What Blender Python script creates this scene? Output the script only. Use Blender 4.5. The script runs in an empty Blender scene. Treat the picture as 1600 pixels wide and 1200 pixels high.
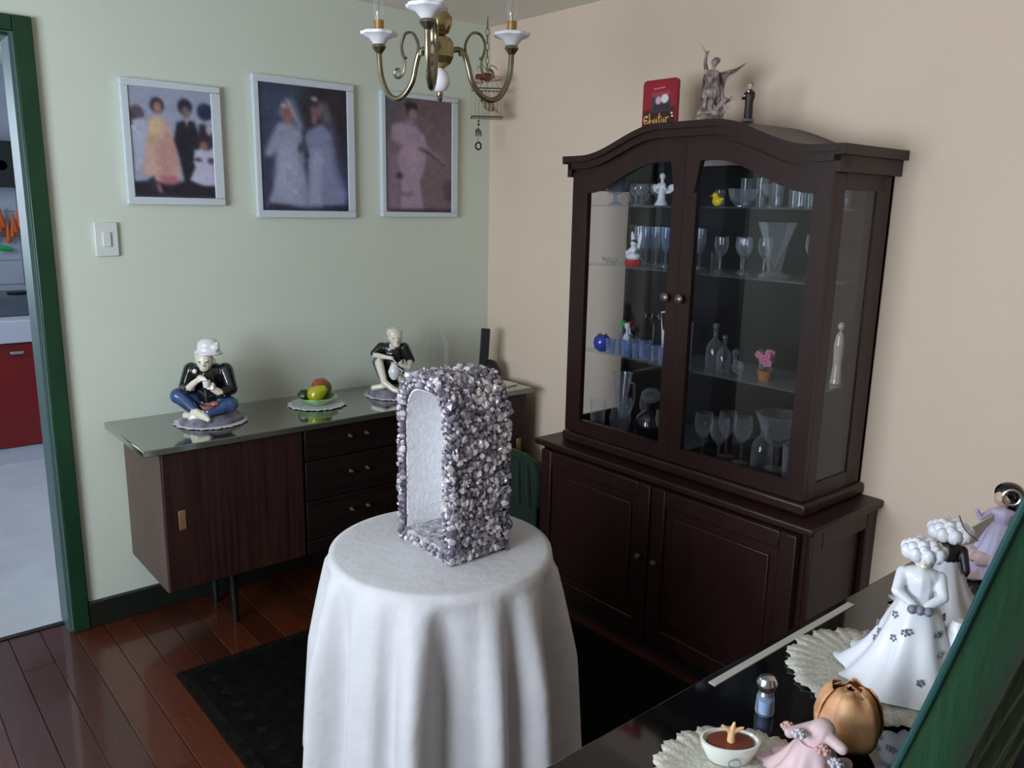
import bpy, math, random
import numpy as np
from mathutils import Vector, Matrix, noise
R = random.Random(7)
PI = math.pi
S = bpy.context.scene
COL = S.collection
# ------------------------------------------------------------------ camera, world, lights, exposure
cam_d = bpy.data.cameras.new('camera'); cam = bpy.data.objects.new('camera', cam_d); COL.objects.link(cam)
S.camera = cam
cam_d.lens = 28.705; cam_d.sensor_width = 36; cam_d.clip_start = 0.02
_f = Vector((0.63111, 0.74634, -0.21134)); _r = Vector((0.76614, -0.64239, 0.0193)); _u = _r.cross(_f)
m = Matrix((_r, _u, -_f)).transposed().to_4x4(); m.translation = Vector((-2.4575, -3.1008, 1.5448)); cam.matrix_world = m

S.view_settings.view_transform = 'Standard'; S.view_settings.look = 'None'
S.view_settings.gamma = 1; S.view_settings.use_curve_mapping = False
S.view_settings.exposure = 0.62
S.cycles.use_denoising = True
S.cycles.max_bounces = 8; S.cycles.transparent_max_bounces = 40; S.cycles.caustics_reflective = False; S.cycles.caustics_refractive = False
w = bpy.data.worlds.new('world'); S.world = w; w.use_nodes = True
w.node_tree.nodes['Background'].inputs[0].default_value = (0.62, 0.78, 1, 1); w.node_tree.nodes['Background'].inputs[1].default_value = 1.2

def area(name, loc, rot, sx, sy, e, col):
    l = bpy.data.lights.new(name, 'AREA'); l.shape = 'RECTANGLE'; l.size = sx; l.size_y = sy; l.energy = e; l.color = col
    o = bpy.data.objects.new(name, l); COL.objects.link(o); o.location = loc; o.rotation_euler = rot; return o
area('window_daylight', (-4.13, -1.975, 1.46), (0, -PI/2, 0), 1.05, 1.95, 84, (0.86, 0.93, 1.0))
area('kitchen_daylight', (-2.9, 1.75, 1.6), (0, -PI/2+.25, -.45), 1.0, 1.1, 24, (0.72, 0.84, 1.0))

# ------------------------------------------------------------------ colour and material helpers
def s2l(c): return c/12.92 if c <= .04045 else ((c+.055)/1.055)**2.4
def rgb(r, g, b): return (s2l(r/255), s2l(g/255), s2l(b/255), 1)
def mat(name, col, rough=.6, metal=0, coat=0, noise_amt=0, nscale=8, bump=0, bscale=60, ior=1.5, stretch=None, spec=.5, col2=None, sheen=0, sub=0):
    m = bpy.data.materials.new(name); m.use_nodes = True; nt = m.node_tree; b = nt.nodes['Principled BSDF']
    b.inputs['Base Color'].default_value = col; b.inputs['Roughness'].default_value = rough; b.inputs['Metallic'].default_value = metal
    b.inputs['Coat Weight'].default_value = coat; b.inputs['Coat Roughness'].default_value = .08; b.inputs['IOR'].default_value = ior
    b.inputs['Specular IOR Level'].default_value = spec
    if sheen: b.inputs['Sheen Weight'].default_value = sheen; b.inputs['Sheen Roughness'].default_value = .4
    if sub: b.inputs['Subsurface Weight'].default_value = sub; b.inputs['Subsurface Scale'].default_value = .01
    tc = nt.nodes.new('ShaderNodeTexCoord'); mp = nt.nodes.new('ShaderNodeMapping'); nt.links.new(tc.outputs['Object'], mp.inputs[0])
    if stretch: mp.inputs['Scale'].default_value = stretch
    if noise_amt or col2:
        n = nt.nodes.new('ShaderNodeTexNoise'); n.inputs['Scale'].default_value = nscale; n.inputs['Detail'].default_value = 6
        nt.links.new(mp.outputs[0], n.inputs['Vector'])
        mx = nt.nodes.new('ShaderNodeMix'); mx.data_type = 'RGBA'
        c2 = col2 if col2 else tuple(max(0, c*(1-noise_amt)) for c in col[:3])+(1,)
        mx.inputs['A'].default_value = col; mx.inputs['B'].default_value = c2
        rp = nt.nodes.new('ShaderNodeValToRGB'); rp.color_ramp.elements[0].position = .35; rp.color_ramp.elements[1].position = .68
        nt.links.new(n.outputs['Fac'], rp.inputs[0]); nt.links.new(rp.outputs[0], mx.inputs['Factor'])
        nt.links.new(mx.outputs['Result'], b.inputs['Base Color'])
    if bump:
        n2 = nt.nodes.new('ShaderNodeTexNoise'); n2.inputs['Scale'].default_value = bscale; n2.inputs['Detail'].default_value = 4
        nt.links.new(mp.outputs[0], n2.inputs['Vector'])
        bp = nt.nodes.new('ShaderNodeBump'); bp.inputs['Strength'].default_value = bump; bp.inputs['Distance'].default_value = .01
        nt.links.new(n2.outputs['Fac'], bp.inputs['Height']); nt.links.new(bp.outputs[0], b.inputs['Normal'])
    return m
def random_tint(m, c1, c2, island=False, mid=None):
    nt = m.node_tree; b = nt.nodes['Principled BSDF']
    src = nt.nodes.new('ShaderNodeNewGeometry' if island else 'ShaderNodeObjectInfo')
    rp = nt.nodes.new('ShaderNodeValToRGB'); rp.color_ramp.elements[0].color = c1; rp.color_ramp.elements[1].color = c2
    if mid: e = rp.color_ramp.elements.new(.5); e.color = mid
    nt.links.new(src.outputs['Random Per Island' if island else 'Random'], rp.inputs[0])
    for l in list(b.inputs['Base Color'].links): nt.links.remove(l)
    nt.links.new(rp.outputs[0], b.inputs['Base Color'])
def glass(name, tint=(1, 1, 1, 1), rim=.35, rough=.02, body=0, f0=1.5):
    """thin clear glass: transparent film plus fresnel gloss; rim thickens the look at grazing edges"""
    m = bpy.data.materials.new(name); m.use_nodes = True; nt = m.node_tree; nt.nodes.clear()
    out = nt.nodes.new('ShaderNodeOutputMaterial'); tr = nt.nodes.new('ShaderNodeBsdfTransparent'); gl = nt.nodes.new('ShaderNodeBsdfGlossy')
    tr.inputs[0].default_value = tint; gl.inputs['Roughness'].default_value = rough; gl.inputs[0].default_value = (1, 1, 1, 1)
    fr = nt.nodes.new('ShaderNodeFresnel'); fr.inputs[0].default_value = f0
    mx = nt.nodes.new('ShaderNodeMixShader'); ge = nt.nodes.new('ShaderNodeNewGeometry'); inv = nt.nodes.new('ShaderNodeMath'); inv.operation = 'SUBTRACT'; inv.inputs[0].default_value = 1; nt.links.new(ge.outputs['Backfacing'], inv.inputs[1])
    mu = nt.nodes.new('ShaderNodeMath'); mu.operation = 'MULTIPLY'; nt.links.new(fr.outputs[0], mu.inputs[0]); nt.links.new(inv.outputs[0], mu.inputs[1])
    nt.links.new(mu.outputs[0], mx.inputs[0]); nt.links.new(tr.outputs[0], mx.inputs[1]); nt.links.new(gl.outputs[0], mx.inputs[2])
    last = mx
    if rim or body:
        df = nt.nodes.new('ShaderNodeBsdfDiffuse'); df.inputs[0].default_value = tuple(min(1, .25+.75*t) for t in tint[:3])+(1,)
        lw = nt.nodes.new('ShaderNodeLayerWeight'); lw.inputs[0].default_value = .25
        ma = nt.nodes.new('ShaderNodeMath'); ma.operation = 'MULTIPLY_ADD'; ma.inputs[1].default_value = rim; ma.inputs[2].default_value = body
        nt.links.new(lw.outputs['Facing'], ma.inputs[0])
        mx2 = nt.nodes.new('ShaderNodeMixShader'); nt.links.new(ma.outputs[0], mx2.inputs[0]); nt.links.new(mx.outputs[0], mx2.inputs[1]); nt.links.new(df.outputs[0], mx2.inputs[2]); last = mx2
    nt.links.new(last.outputs[0], out.inputs[0])
    return m
M = {}
M['green_wall'] = mat('green_wall', rgb(214, 222, 207), .75, bump=.06, bscale=90, noise_amt=.04, nscale=2)
M['beige_wall'] = mat('beige_wall', rgb(226, 205, 184), .75, bump=.06, bscale=90, noise_amt=.04, nscale=2)
M['ceiling'] = mat('ceiling', rgb(236, 230, 218), .9, bump=.5, bscale=140)
M['green_paint'] = mat('green_gloss_paint', rgb(18, 62, 38), .35, noise_amt=.3, nscale=9, bump=.15, bscale=25)
M['jamb'] = mat('pale_teal_paint', rgb(78, 102, 100), .45, noise_amt=.15, nscale=7)
M['base_green'] = mat('dark_green_baseboard_paint', rgb(14, 22, 14), .5)
M['plank'] = mat('red_brown_floor_plank', rgb(84, 37, 18), .38, coat=.6, noise_amt=.35, nscale=5, stretch=(14, 1.2, 1), bump=.1, bscale=30)
def plank_tint():
    nt = M['plank'].node_tree; b = nt.nodes['Principled BSDF']; lk = b.inputs['Base Color'].links[0].from_socket
    oi = nt.nodes.new('ShaderNodeObjectInfo'); hs = nt.nodes.new('ShaderNodeHueSaturation')
    mr = nt.nodes.new('ShaderNodeMapRange'); mr.inputs[3].default_value = .65; mr.inputs[4].default_value = 1.15
    nt.links.new(oi.outputs['Random'], mr.inputs[0]); nt.links.new(mr.outputs[0], hs.inputs['Value']); nt.links.new(lk, hs.inputs['Color']); nt.links.new(hs.outputs[0], b.inputs['Base Color'])
plank_tint()
M['subfloor'] = mat('dark_floor_bed', rgb(30, 18, 12), .8)
M['tile_floor'] = mat('pale_kitchen_floor', rgb(196, 200, 204), .3, noise_amt=.12, nscale=6)
M['rug'] = mat('dark_patterned_rug', rgb(20, 18, 15), .95, col2=rgb(9, 9, 8), nscale=26, bump=.6, bscale=220, spec=.05)
M['rug_border'] = mat('rug_border', rgb(14, 14, 13), .95, col2=rgb(32, 29, 25), nscale=60, bump=.6, bscale=220, spec=.05)
M['hutch'] = mat('dark_mahogany', rgb(44, 22, 18), .42, coat=.04, spec=.35, noise_amt=.3, nscale=6, stretch=(3, 3, .6), bump=.04)
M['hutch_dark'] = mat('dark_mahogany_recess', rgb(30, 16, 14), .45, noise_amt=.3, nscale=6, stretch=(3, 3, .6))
M['hutch_back'] = mat('dark_cabinet_back', rgb(34, 26, 24), .3, noise_amt=.2, nscale=5)
M['side_wood'] = mat('red_brown_striped_veneer', rgb(54, 28, 23), .45, col2=rgb(29, 16, 13), spec=.35, nscale=5, stretch=(16, 16, .5))
M['side_wood_h'] = mat('dark_horizontal_grain_veneer', rgb(31, 17, 15), .45, col2=rgb(17, 10, 9), spec=.3, nscale=5, stretch=(.5, .5, 16))
M['side_panel'] = mat('painted_daylit_side_veneer', rgb(98, 78, 68), .5, noise_amt=.18, nscale=6, stretch=(10, 10, .6))  # paler than the front: light falling on the ends is painted in
M['side_top'] = mat('dark_polished_top', rgb(118, 122, 110), .08, metal=.75, coat=1.0)
M['brass'] = mat('aged_brass', rgb(172, 156, 112), .25, metal=1, noise_amt=.25, nscale=30)
M['antique'] = mat('antique_silver_brass', rgb(150, 142, 120), .3, metal=1, noise_amt=.35, nscale=30)
M['gold_sleeve'] = mat('gold_candle_sleeve', rgb(178, 140, 92), .35, metal=.7, noise_amt=.2, nscale=40)
M['steel'] = mat('steel', rgb(190, 192, 196), .25, metal=1)
M['pewter'] = mat('pewter_knob', rgb(120, 105, 98), .35, metal=.8)
M['porcelain'] = mat('white_porcelain', rgb(236, 236, 240), .18, coat=.5)
M['canvas'] = mat('white_canvas_border', rgb(206, 216, 222), .7)
M['cloth'] = mat('white_damask_cloth', rgb(206, 205, 208), .7, bump=.25, bscale=35, noise_amt=.05, nscale=14, sheen=.2)
M['lace'] = mat('white_lace', rgb(226, 228, 230), .85, bump=.8, bscale=220, noise_amt=.2, nscale=120)
M['lace_grey'] = mat('ivory_lace', rgb(206, 203, 190), .9, bump=.3, bscale=200, noise_amt=.3, nscale=150)
M['black'] = mat('matte_black', rgb(14, 14, 15), .45)
M['blackgloss'] = mat('glossy_black', rgb(10, 10, 14), .15, coat=.5)
M['black_glass'] = mat('black_glass_table_top', rgb(7, 8, 12), .06, coat=.3, spec=.8)
M['painted_reflection'] = mat('pale_painted_reflection', rgb(186, 186, 174), .45)
M['velvet'] = mat('green_velvet', rgb(9, 58, 24), .8, col2=rgb(12, 66, 40), nscale=5, stretch=(6, 6, 1), sheen=.25, bump=.35, bscale=14)
M['shaded_velvet'] = mat('shaded_green_velvet', rgb(5, 34, 20), .85, sheen=.15, bump=.35, bscale=14)  # darker copy of the green velvet, with the corner's shade in its colour
M['painted_lit_edge'] = mat('painted_daylit_edge', rgb(18, 66, 64), .6)
M['fig_cream'] = mat('cream_porcelain', rgb(226, 218, 200), .22, coat=.5)
M['fig_white'] = mat('white_glazed_hat', rgb(228, 228, 228), .22, coat=.5)
M['fig_black'] = mat('black_glazed_jacket', rgb(16, 22, 24), .2, coat=.5)
M['fig_blue'] = mat('blue_glazed_denim', rgb(58, 92, 134), .25, coat=.5, col2=rgb(44, 60, 104), nscale=22)
M['fig_teal'] = mat('grey_teal_glaze', rgb(70, 100, 100), .25, coat=.5)
M['fig_rock'] = mat('grey_lilac_rock', rgb(140, 136, 150), .35, col2=rgb(88, 84, 98), nscale=40, bump=.4, bscale=80)
M['fig_pink'] = mat('brick_pink_glaze', rgb(156, 98, 98), .3, coat=.4)
M['angel'] = mat('antique_plaster', rgb(176, 160, 154), .45, col2=rgb(84, 64, 60), nscale=45, bump=.3, bscale=90)
M['monk'] = mat('dark_brown_robe', rgb(38, 20, 18), .5)
M['skin'] = mat('pale_skin_paint', rgb(206, 176, 150), .5)
M['hairgrey'] = mat('grey_brown_paint', rgb(120, 110, 96), .6)
M['red_card'] = mat('red_printed_card', rgb(150, 18, 36), .35)
M['red_print'] = mat('dark_red_print', rgb(92, 12, 22), .4)
M['red_dark'] = mat('maroon_print', rgb(52, 10, 12), .4)
M['gold_ink'] = mat('gold_ink', rgb(230, 190, 96), .4)
M['white_ink'] = mat('white_ink', rgb(228, 220, 220), .5)
M['grey_ink'] = mat('grey_ink', rgb(70, 62, 68), .5)
M['switch'] = mat('white_switch_plastic', rgb(214, 220, 216), .35)
M['bowl_green'] = mat('green_rimmed_dish', rgb(120, 176, 90), .2, coat=.5, col2=rgb(206, 224, 176), nscale=14)
M['pear'] = mat('yellow_green_pear', rgb(176, 178, 24), .2, coat=.5, noise_amt=.25, nscale=14)
M['mango'] = mat('red_green_mango', rgb(176, 56, 34), .2, coat=.5, col2=rgb(62, 84, 26), nscale=11)
M['avocado'] = mat('dark_green_fruit', rgb(32, 52, 20), .3, coat=.3)
M['stem'] = mat('brown_stem', rgb(60, 40, 22), .7)
M['paper'] = mat('white_paper', rgb(226, 218, 208), .7)
M['clear'] = glass('clear_glass', (.97, .98, .99, 1), rim=.2, body=.01)
M['crystal'] = glass('cut_crystal', (.93, .95, .97, 1), rim=.26, rough=.05, body=.025)
M['pane'] = glass('cabinet_glass_pane', (.90, .91, .93, 1), rim=0, rough=.005, f0=1.45)
M['shelfglass'] = glass('shelf_glass', (.90, .96, .95, 1), rim=.16, body=.015)
M['blueglass'] = glass('blue_glass', (.12, .28, .8, 1), rim=.3, body=.25)
M['paleblue'] = glass('pale_blue_glass', (.74, .82, .95, 1), rim=.34, body=.06)
M['cobalt'] = mat('cobalt_glass_globe', rgb(14, 56, 176), .08, coat=1)
M['darkbottle'] = mat('dark_bottle_glass', rgb(14, 14, 24), .08, coat=1)
M['white_plain'] = mat('white_plastic', rgb(226, 228, 232), .4)
M['yellow'] = mat('yellow_plastic', rgb(226, 204, 20), .35)
M['orange'] = mat('orange_paint', rgb(206, 92, 30), .4)
M['red'] = mat('red_plastic', rgb(190, 26, 44), .35)
M['green_cap'] = mat('green_plastic', rgb(24, 168, 82), .35)
M['pinkflower'] = mat('pink_petals', rgb(196, 110, 140), .6)
M['purple'] = mat('purple_petals', rgb(108, 86, 190), .6)
M['terracotta'] = mat('copper_pot', rgb(176, 110, 76), .4)
M['wirecage'] = mat('ivory_painted_wire', rgb(186, 176, 146), .5)
M['darkwire'] = mat('dark_painted_wire', rgb(60, 50, 44), .5)
M['redflower'] = mat('dark_red_petals', rgb(112, 28, 32), .6)
M['pinkpale'] = mat('dusty_pink_petals', rgb(196, 156, 150), .6)
M['bird'] = mat('speckled_bird', rgb(160, 136, 110), .6, col2=rgb(80, 60, 50), nscale=60)
M['silverbits'] = mat('grey_metal_beads', rgb(96, 94, 88), .4, metal=.6)
M['dress'] = mat('white_dress_porcelain', rgb(226, 227, 234), .4, coat=.2)
M['dress_grey'] = mat('pale_grey_porcelain', rgb(186, 186, 192), .4)
M['dot'] = mat('grey_painted_flower', rgb(126, 126, 138), .5)
M['rose_orange'] = mat('tan_orange_rose', rgb(220, 172, 128), .5, col2=rgb(186, 126, 84), nscale=30)
M['pinkdress'] = mat('dusty_pink_dress', rgb(206, 178, 180), .5, noise_amt=.15, nscale=20)
M['lilac'] = mat('lilac_dress', rgb(198, 190, 222), .5, noise_amt=.15, nscale=20)
M['dishwhite'] = mat('white_glazed_dish', rgb(224, 228, 220), .25, coat=.4)
M['brown_inside'] = mat('brown_filling', rgb(110, 52, 34), .4)
M['peach'] = mat('peach_ceramic', rgb(222, 176, 130), .4)
M['kit_wall'] = mat('kitchen_wall_tile', rgb(176, 182, 196), .4, noise_amt=.1, nscale=9)
M['kit_red'] = mat('red_lacquer_door', rgb(136, 12, 20), .3, noise_amt=.1, nscale=9)
M['kit_white'] = mat('white_counter', rgb(206, 208, 220), .3)
M['kit_steel'] = mat('kitchen_steel', rgb(96, 104, 116), .35, metal=.6)
M['shrine_in'] = mat('white_plastered_niche', rgb(244, 243, 244), .75, bump=.5, bscale=90, col2=rgb(230, 230, 235), nscale=60)
M['shrine_floor'] = mat('speckled_niche_floor', rgb(190, 188, 192), .7, bump=.8, bscale=90, col2=rgb(130, 126, 130), nscale=70)
M['mortar'] = mat('grey_mortar', rgb(92, 86, 96), .9, bump=.5)
st = mat('amethyst_stone', rgb(120, 110, 130), .22, coat=.3); random_tint(st, rgb(70, 66, 82), rgb(222, 214, 212), mid=rgb(136, 130, 143)); M['stone'] = st
st = mat('amethyst_chips', rgb(120, 110, 130), .22, coat=.3); random_tint(st, rgb(70, 66, 82), rgb(222, 214, 212), island=True, mid=rgb(136, 130, 143)); M['chips'] = st

# ------------------------------------------------------------------ mesh builder
class MB:
    def __init__(s): s.v = []; s.f = []
    def add(s, vs, fs):
        n = len(s.v); s.v += [tuple(v) for v in vs]; s.f += [tuple(i+n for i in f) for f in fs]; return s
    def box(s, c, d, rz=0, rx=0, ry=0):
        x, y, z = [k/2 for k in d]; vs = [Vector(p) for p in [(-x,-y,-z),(x,-y,-z),(x,y,-z),(-x,y,-z),(-x,-y,z),(x,-y,z),(x,y,z),(-x,y,z)]]
        mt = Matrix.Rotation(rz, 3, 'Z') @ Matrix.Rotation(ry, 3, 'Y') @ Matrix.Rotation(rx, 3, 'X')
        return s.add([mt @ p+Vector(c) for p in vs], [(0,3,2,1),(4,5,6,7),(0,1,5,4),(1,2,6,5),(2,3,7,6),(3,0,4,7)])
    def b2(s, a, b): return s.box([(a[i]+b[i])/2 for i in range(3)], [abs(b[i]-a[i]) for i in range(3)])
    def tube(s, path, r, n=8, cap=True, flat=1):
        P = [Vector(p) for p in path]; k = len(P); rs = r if isinstance(r, (list, tuple)) else [r]*k
        d0 = (P[1]-P[0]).normalized(); up = Vector((0, 0, 1)) if abs(d0.z) < .9 else Vector((1, 0, 0))
        a = d0.cross(up).normalized(); vs = []; fs = []
        for i in range(k):
            d = (P[min(i+1, k-1)]-P[max(i-1, 0)])
            d = d.normalized() if d.length > 1e-9 else d0
            a = (a-d*a.dot(d)); a = a.normalized() if a.length > 1e-6 else d.orthogonal().normalized()
            b = d.cross(a)
            for j in range(n):
                t = 2*PI*j/n; vs.append(P[i]+a*math.cos(t)*rs[i]+b*math.sin(t)*rs[i]*flat)
        for i in range(k-1):
            for j in range(n): fs.append((i*n+j, i*n+(j+1) % n, (i+1)*n+(j+1) % n, (i+1)*n+j))
        if cap: fs.append(tuple(reversed(range(n)))); fs.append(tuple(range((k-1)*n, k*n)))
        return s.add(vs, fs)
    def cap(s, a, b, ra, rb=None, n=10):
        rb = ra if rb is None else rb; a = Vector(a); b = Vector(b); d = (b-a).normalized() if (b-a).length > 1e-9 else Vector((0, 0, 1))
        pts = []; rs = []
        for i in range(4): t = PI/2*(1-i/4); pts.append(a-d*ra*math.sin(t)); rs.append(max(1e-4, ra*math.cos(t)))
        pts.append(a); rs.append(ra); pts.append(b); rs.append(rb)
        for i in range(1, 5): t = PI/2*i/4; pts.append(b+d*rb*math.sin(t)); rs.append(max(1e-4, rb*math.cos(t)))
        return s.tube(pts, rs, n)
    def ell(s, c, r, n=14, m=9, rot=None, f=None):
        r = r if isinstance(r, (list, tuple)) else (r, r, r); vs = []; fs = []; c = Vector(c)
        for i in range(m+1):
            ph = PI*i/m
            for j in range(n):
                t = 2*PI*j/n; p = Vector((r[0]*math.sin(ph)*math.cos(t), r[1]*math.sin(ph)*math.sin(t), r[2]*math.cos(ph)))
                if f: p *= f(p)
                if rot: p = rot @ p
                vs.append(c+p)
        for i in range(m):
            for j in range(n): fs.append((i*n+j, (i+1)*n+j, (i+1)*n+(j+1) % n, i*n+(j+1) % n))
        return s.add(vs, fs)
    def lathe(s, prof, c=(0, 0, 0), n=24, wav=None, cap=True, axis='z'):
        vs = []; fs = []; k = len(prof)
        for i, (r, z) in enumerate(prof):
            for j in range(n):
                t = 2*PI*j/n; rr = r*(wav(t, i/(k-1)) if wav else 1); p = (rr*math.cos(t), rr*math.sin(t), z)
                if axis == 'x': p = (p[2], p[0], p[1])
                if axis == 'y': p = (p[0], p[2], p[1])
                vs.append((p[0]+c[0], p[1]+c[1], p[2]+c[2]))
        for i in range(k-1):
            for j in range(n): fs.append((i*n+j, i*n+(j+1) % n, (i+1)*n+(j+1) % n, (i+1)*n+j))
        if cap:
            if prof[0][0] > 1e-4: fs.append(tuple(reversed(range(n))))
            if prof[-1][0] > 1e-4: fs.append(tuple(range((k-1)*n, k*n)))
        return s.add(vs, fs)
    def prism(s, poly, a, b, axis='x'):
        """poly in the two other axes; extruded from a to b"""
        def P(q, t):
            return {'x': (t, q[0], q[1]), 'y': (q[0], t, q[1]), 'z': (q[0], q[1], t)}[axis]
        n = len(poly); vs = [P(q, a) for q in poly]+[P(q, b) for q in poly]
        fs = [tuple(range(n)), tuple(reversed(range(n, 2*n)))]+[(i, n+i, n+(i+1) % n, (i+1) % n) for i in range(n)]
        return s.add(vs, fs)
    def strip(s, lo, hi, a, b, axis='x'):
        """band between two polylines lo and hi (same length), extruded from a to b"""
        def P(q, t): return {'x': (t, q[0], q[1]), 'y': (q[0], t, q[1]), 'z': (q[0], q[1], t)}[axis]
        n = len(lo); vs = [P(q, a) for q in lo]+[P(q, a) for q in hi]+[P(q, b) for q in lo]+[P(q, b) for q in hi]; fs = []
        for i in range(n-1): fs += [(i, i+1, n+i+1, n+i), (2*n+i, 3*n+i, 3*n+i+1, 2*n+i+1), (i, 2*n+i, 2*n+i+1, i+1), (n+i, n+i+1, 3*n+i+1, 3*n+i)]
        fs += [(0, n, 3*n, 2*n), (n-1, 3*n-1, 4*n-1, 2*n-1)]
        return s.add(vs, fs)
    def xf(s, mt):
        s.v = [tuple(mt @ Vector(v)) for v in s.v]; return s
    def mesh(s, name, smooth=True, ang=40):
        me = bpy.data.meshes.new(name); me.from_pydata(s.v, [], s.f)
        import bmesh
        bm = bmesh.new(); bm.from_mesh(me); bmesh.ops.recalc_face_normals(bm, faces=bm.faces); bm.to_mesh(me); bm.free()
        if smooth:
            me.polygons.foreach_set('use_smooth', [True]*len(me.polygons)); me.set_sharp_from_angle(angle=math.radians(ang))
        me.update(); return me
    def build(s, name, m, parent=None, world=False, bevel=0, smooth=True, ang=40, label=None, remesh=0, sm=2, kind=None):
        if world and parent is not None:
            ch = Matrix.Identity(4); q = parent
            while q is not None: ch = q.matrix_basis @ ch; q = q.parent
            s.xf(ch.inverted())
        me = s.mesh(name, smooth, ang); me.materials.append(m if not isinstance(m, str) else M[m])
        o = bpy.data.objects.new(name, me); COL.objects.link(o)
        if parent is not None: o.parent = parent
        if remesh:
            md = o.modifiers.new('r', 'REMESH'); md.mode = 'VOXEL'; md.voxel_size = remesh; md.use_smooth_shade = True
            ms = o.modifiers.new('s', 'SMOOTH'); ms.iterations = sm; ms.factor = .5
            dg = bpy.context.evaluated_depsgraph_get(); dg.update()
            nm = bpy.data.meshes.new_from_object(o.evaluated_get(dg)); o.modifiers.clear(); o.data = nm; nm.name = name
            if not nm.materials: nm.materials.append(M[m])
        if bevel:
            bv = o.modifiers.new('b', 'BEVEL'); bv.width = bevel; bv.segments = 2; bv.limit_method = 'ANGLE'; bv.harden_normals = False
        if label: o['label'] = label
        if kind: o['kind'] = kind
        return o
def thing(name, label, cat, loc=(0, 0, 0), rz=0, group=None):
    o = bpy.data.objects.new(name, None); COL.objects.link(o); o.location = loc; o.rotation_euler = (0, 0, rz); o.empty_display_size = .05
    o['label'] = label; o['category'] = cat
    if group: o['group'] = group
    o.matrix_basis = Matrix.LocRotScale(Vector(loc), Matrix.Rotation(rz, 3, 'Z'), None)
    return o
def tag(o, label, cat, group=None):
    o['label'] = label; o['category'] = cat
    if group: o['group'] = group
    return o
def struct(o): o['kind'] = 'structure'; return o
def dup(root, loc, rz=0, label=None, group=None, scale=1):
    r = root.copy(); COL.objects.link(r); r.location = loc; r.rotation_euler = (0, 0, rz); r.scale = (scale,)*3
    if label: r['label'] = label
    if group: r['group'] = group
    for ch in list(root.children):
        c = ch.copy(); COL.objects.link(c); c.parent = r
        for g in ch.children: d = g.copy(); COL.objects.link(d); d.parent = c
    return r
def place(mb, loc, name, m, label, cat, group=None, **k):
    o = mb.build(name, m, None, **k); o.location = loc; return tag(o, label, cat, group)

# ------------------------------------------------------------------ room shell
H = 2.34; X0, Y0 = -4.0, -4.8          # left wall x, near wall y
DX0, DX1, DZ = -2.72, -1.912, 2.05     # door opening
w_ = MB(); w_.b2((DX1, 0, 0), (.12, .12, H)); w_.b2((X0-.12, 0, 0), (DX0, .12, H)); w_.b2((DX0, 0, DZ), (DX1, .12, H))
struct(w_.build('wall_green', 'green_wall', smooth=False))
struct(MB().b2((0, Y0, 0), (.12, 0, H)).build('wall_beige', 'beige_wall', smooth=False))
struct(MB().b2((X0-.12, Y0-.12, 0), (.12, Y0, H)).build('wall_near', 'beige_wall', smooth=False))
WY0, WY1, WZ0, WZ1 = -2.95, -1.0, .92, 2.0
w_ = MB(); w_.b2((X0-.12, Y0, 0), (X0, 0, WZ0)); w_.b2((X0-.12, Y0, WZ1), (X0, 0, H)); w_.b2((X0-.12, Y0, WZ0), (X0, WY0, WZ1)); w_.b2((X0-.12, WY1, WZ0), (X0, 0, WZ1))
struct(w_.build('wall_left', 'green_wall', smooth=False))
win = struct(bpy.data.objects.new('window_1', None)); COL.objects.link(win); win.location = (X0-.06, (WY0+WY1)/2, WZ0)
fm = MB()
for a, b in (((X0-.09, WY0, WZ0), (X0-.03, WY0+.05, WZ1)), ((X0-.09, WY1-.05, WZ0), (X0-.03, WY1, WZ1)), ((X0-.09, WY0, WZ0), (X0-.03, WY1, WZ0+.05)), ((X0-.09, WY0, WZ1-.05), (X0-.03, WY1, WZ1)), ((X0-.08, (WY0+WY1)/2-.025, WZ0), (X0-.04, (WY0+WY1)/2+.025, WZ1))): fm.b2(a, b)
win.matrix_basis = Matrix.Translation(win.location)
fm.build('window_frame', 'kit_white', win, world=True); MB().b2((X0-.062, WY0+.05, WZ0+.05), (X0-.058, WY1-.05, WZ1-.05)).build('pane', 'pane', win, world=True)
struct(MB().b2((X0-.12, Y0-.12, H), (.12, .12, H+.1)).build('ceiling', 'ceiling', smooth=False))
fl = struct(MB().b2((X0-.12, Y0-.12, -.08), (.12, .08, -.016)).build('floor', 'subfloor', smooth=False))
# planks run along y; three shared meshes
PWd = .098
pl_me = []
for k in range(3):
    o = MB().box((0, 0, -.008), (PWd-.002, 1.9, .016)).build('plank', 'plank', fl, bevel=.0015, smooth=False); pl_me.append(o.data); bpy.data.objects.remove(o)
rowx = [-2.4-.049+PWd*i for i in range(0, 25)]
Rp = random.Random(3)
for i, x in enumerate(rowx):
    y = .08-Rp.random()*1.8
    edges = [.08, y]
    while edges[-1] > -3.2: edges.append(edges[-1]-1.9)
    for a, b in zip(edges, edges[1:]):
        o = bpy.data.objects.new('plank', pl_me[0]); COL.objects.link(o); o.parent = fl; L = a-b-.002
        o.location = (x, (a+b)/2, Rp.uniform(-.0006, 0)); o.scale = (1, max(.02, L/1.9), 1)
        bv = o.modifiers.new('b', 'BEVEL'); bv.width = .0015; bv.segments = 1
rest = MB()
x = rowx[0]-PWd
while x > X0:
    rest.box((x, -2.36, -.008), (PWd-.003, 4.87, .016)); x -= PWd
for x in rowx: rest.box((x, -4.5, -.008), (PWd-.003, .6, .016))
rest.build('plank', 'plank', fl, smooth=False, kind='stuff')
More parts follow.
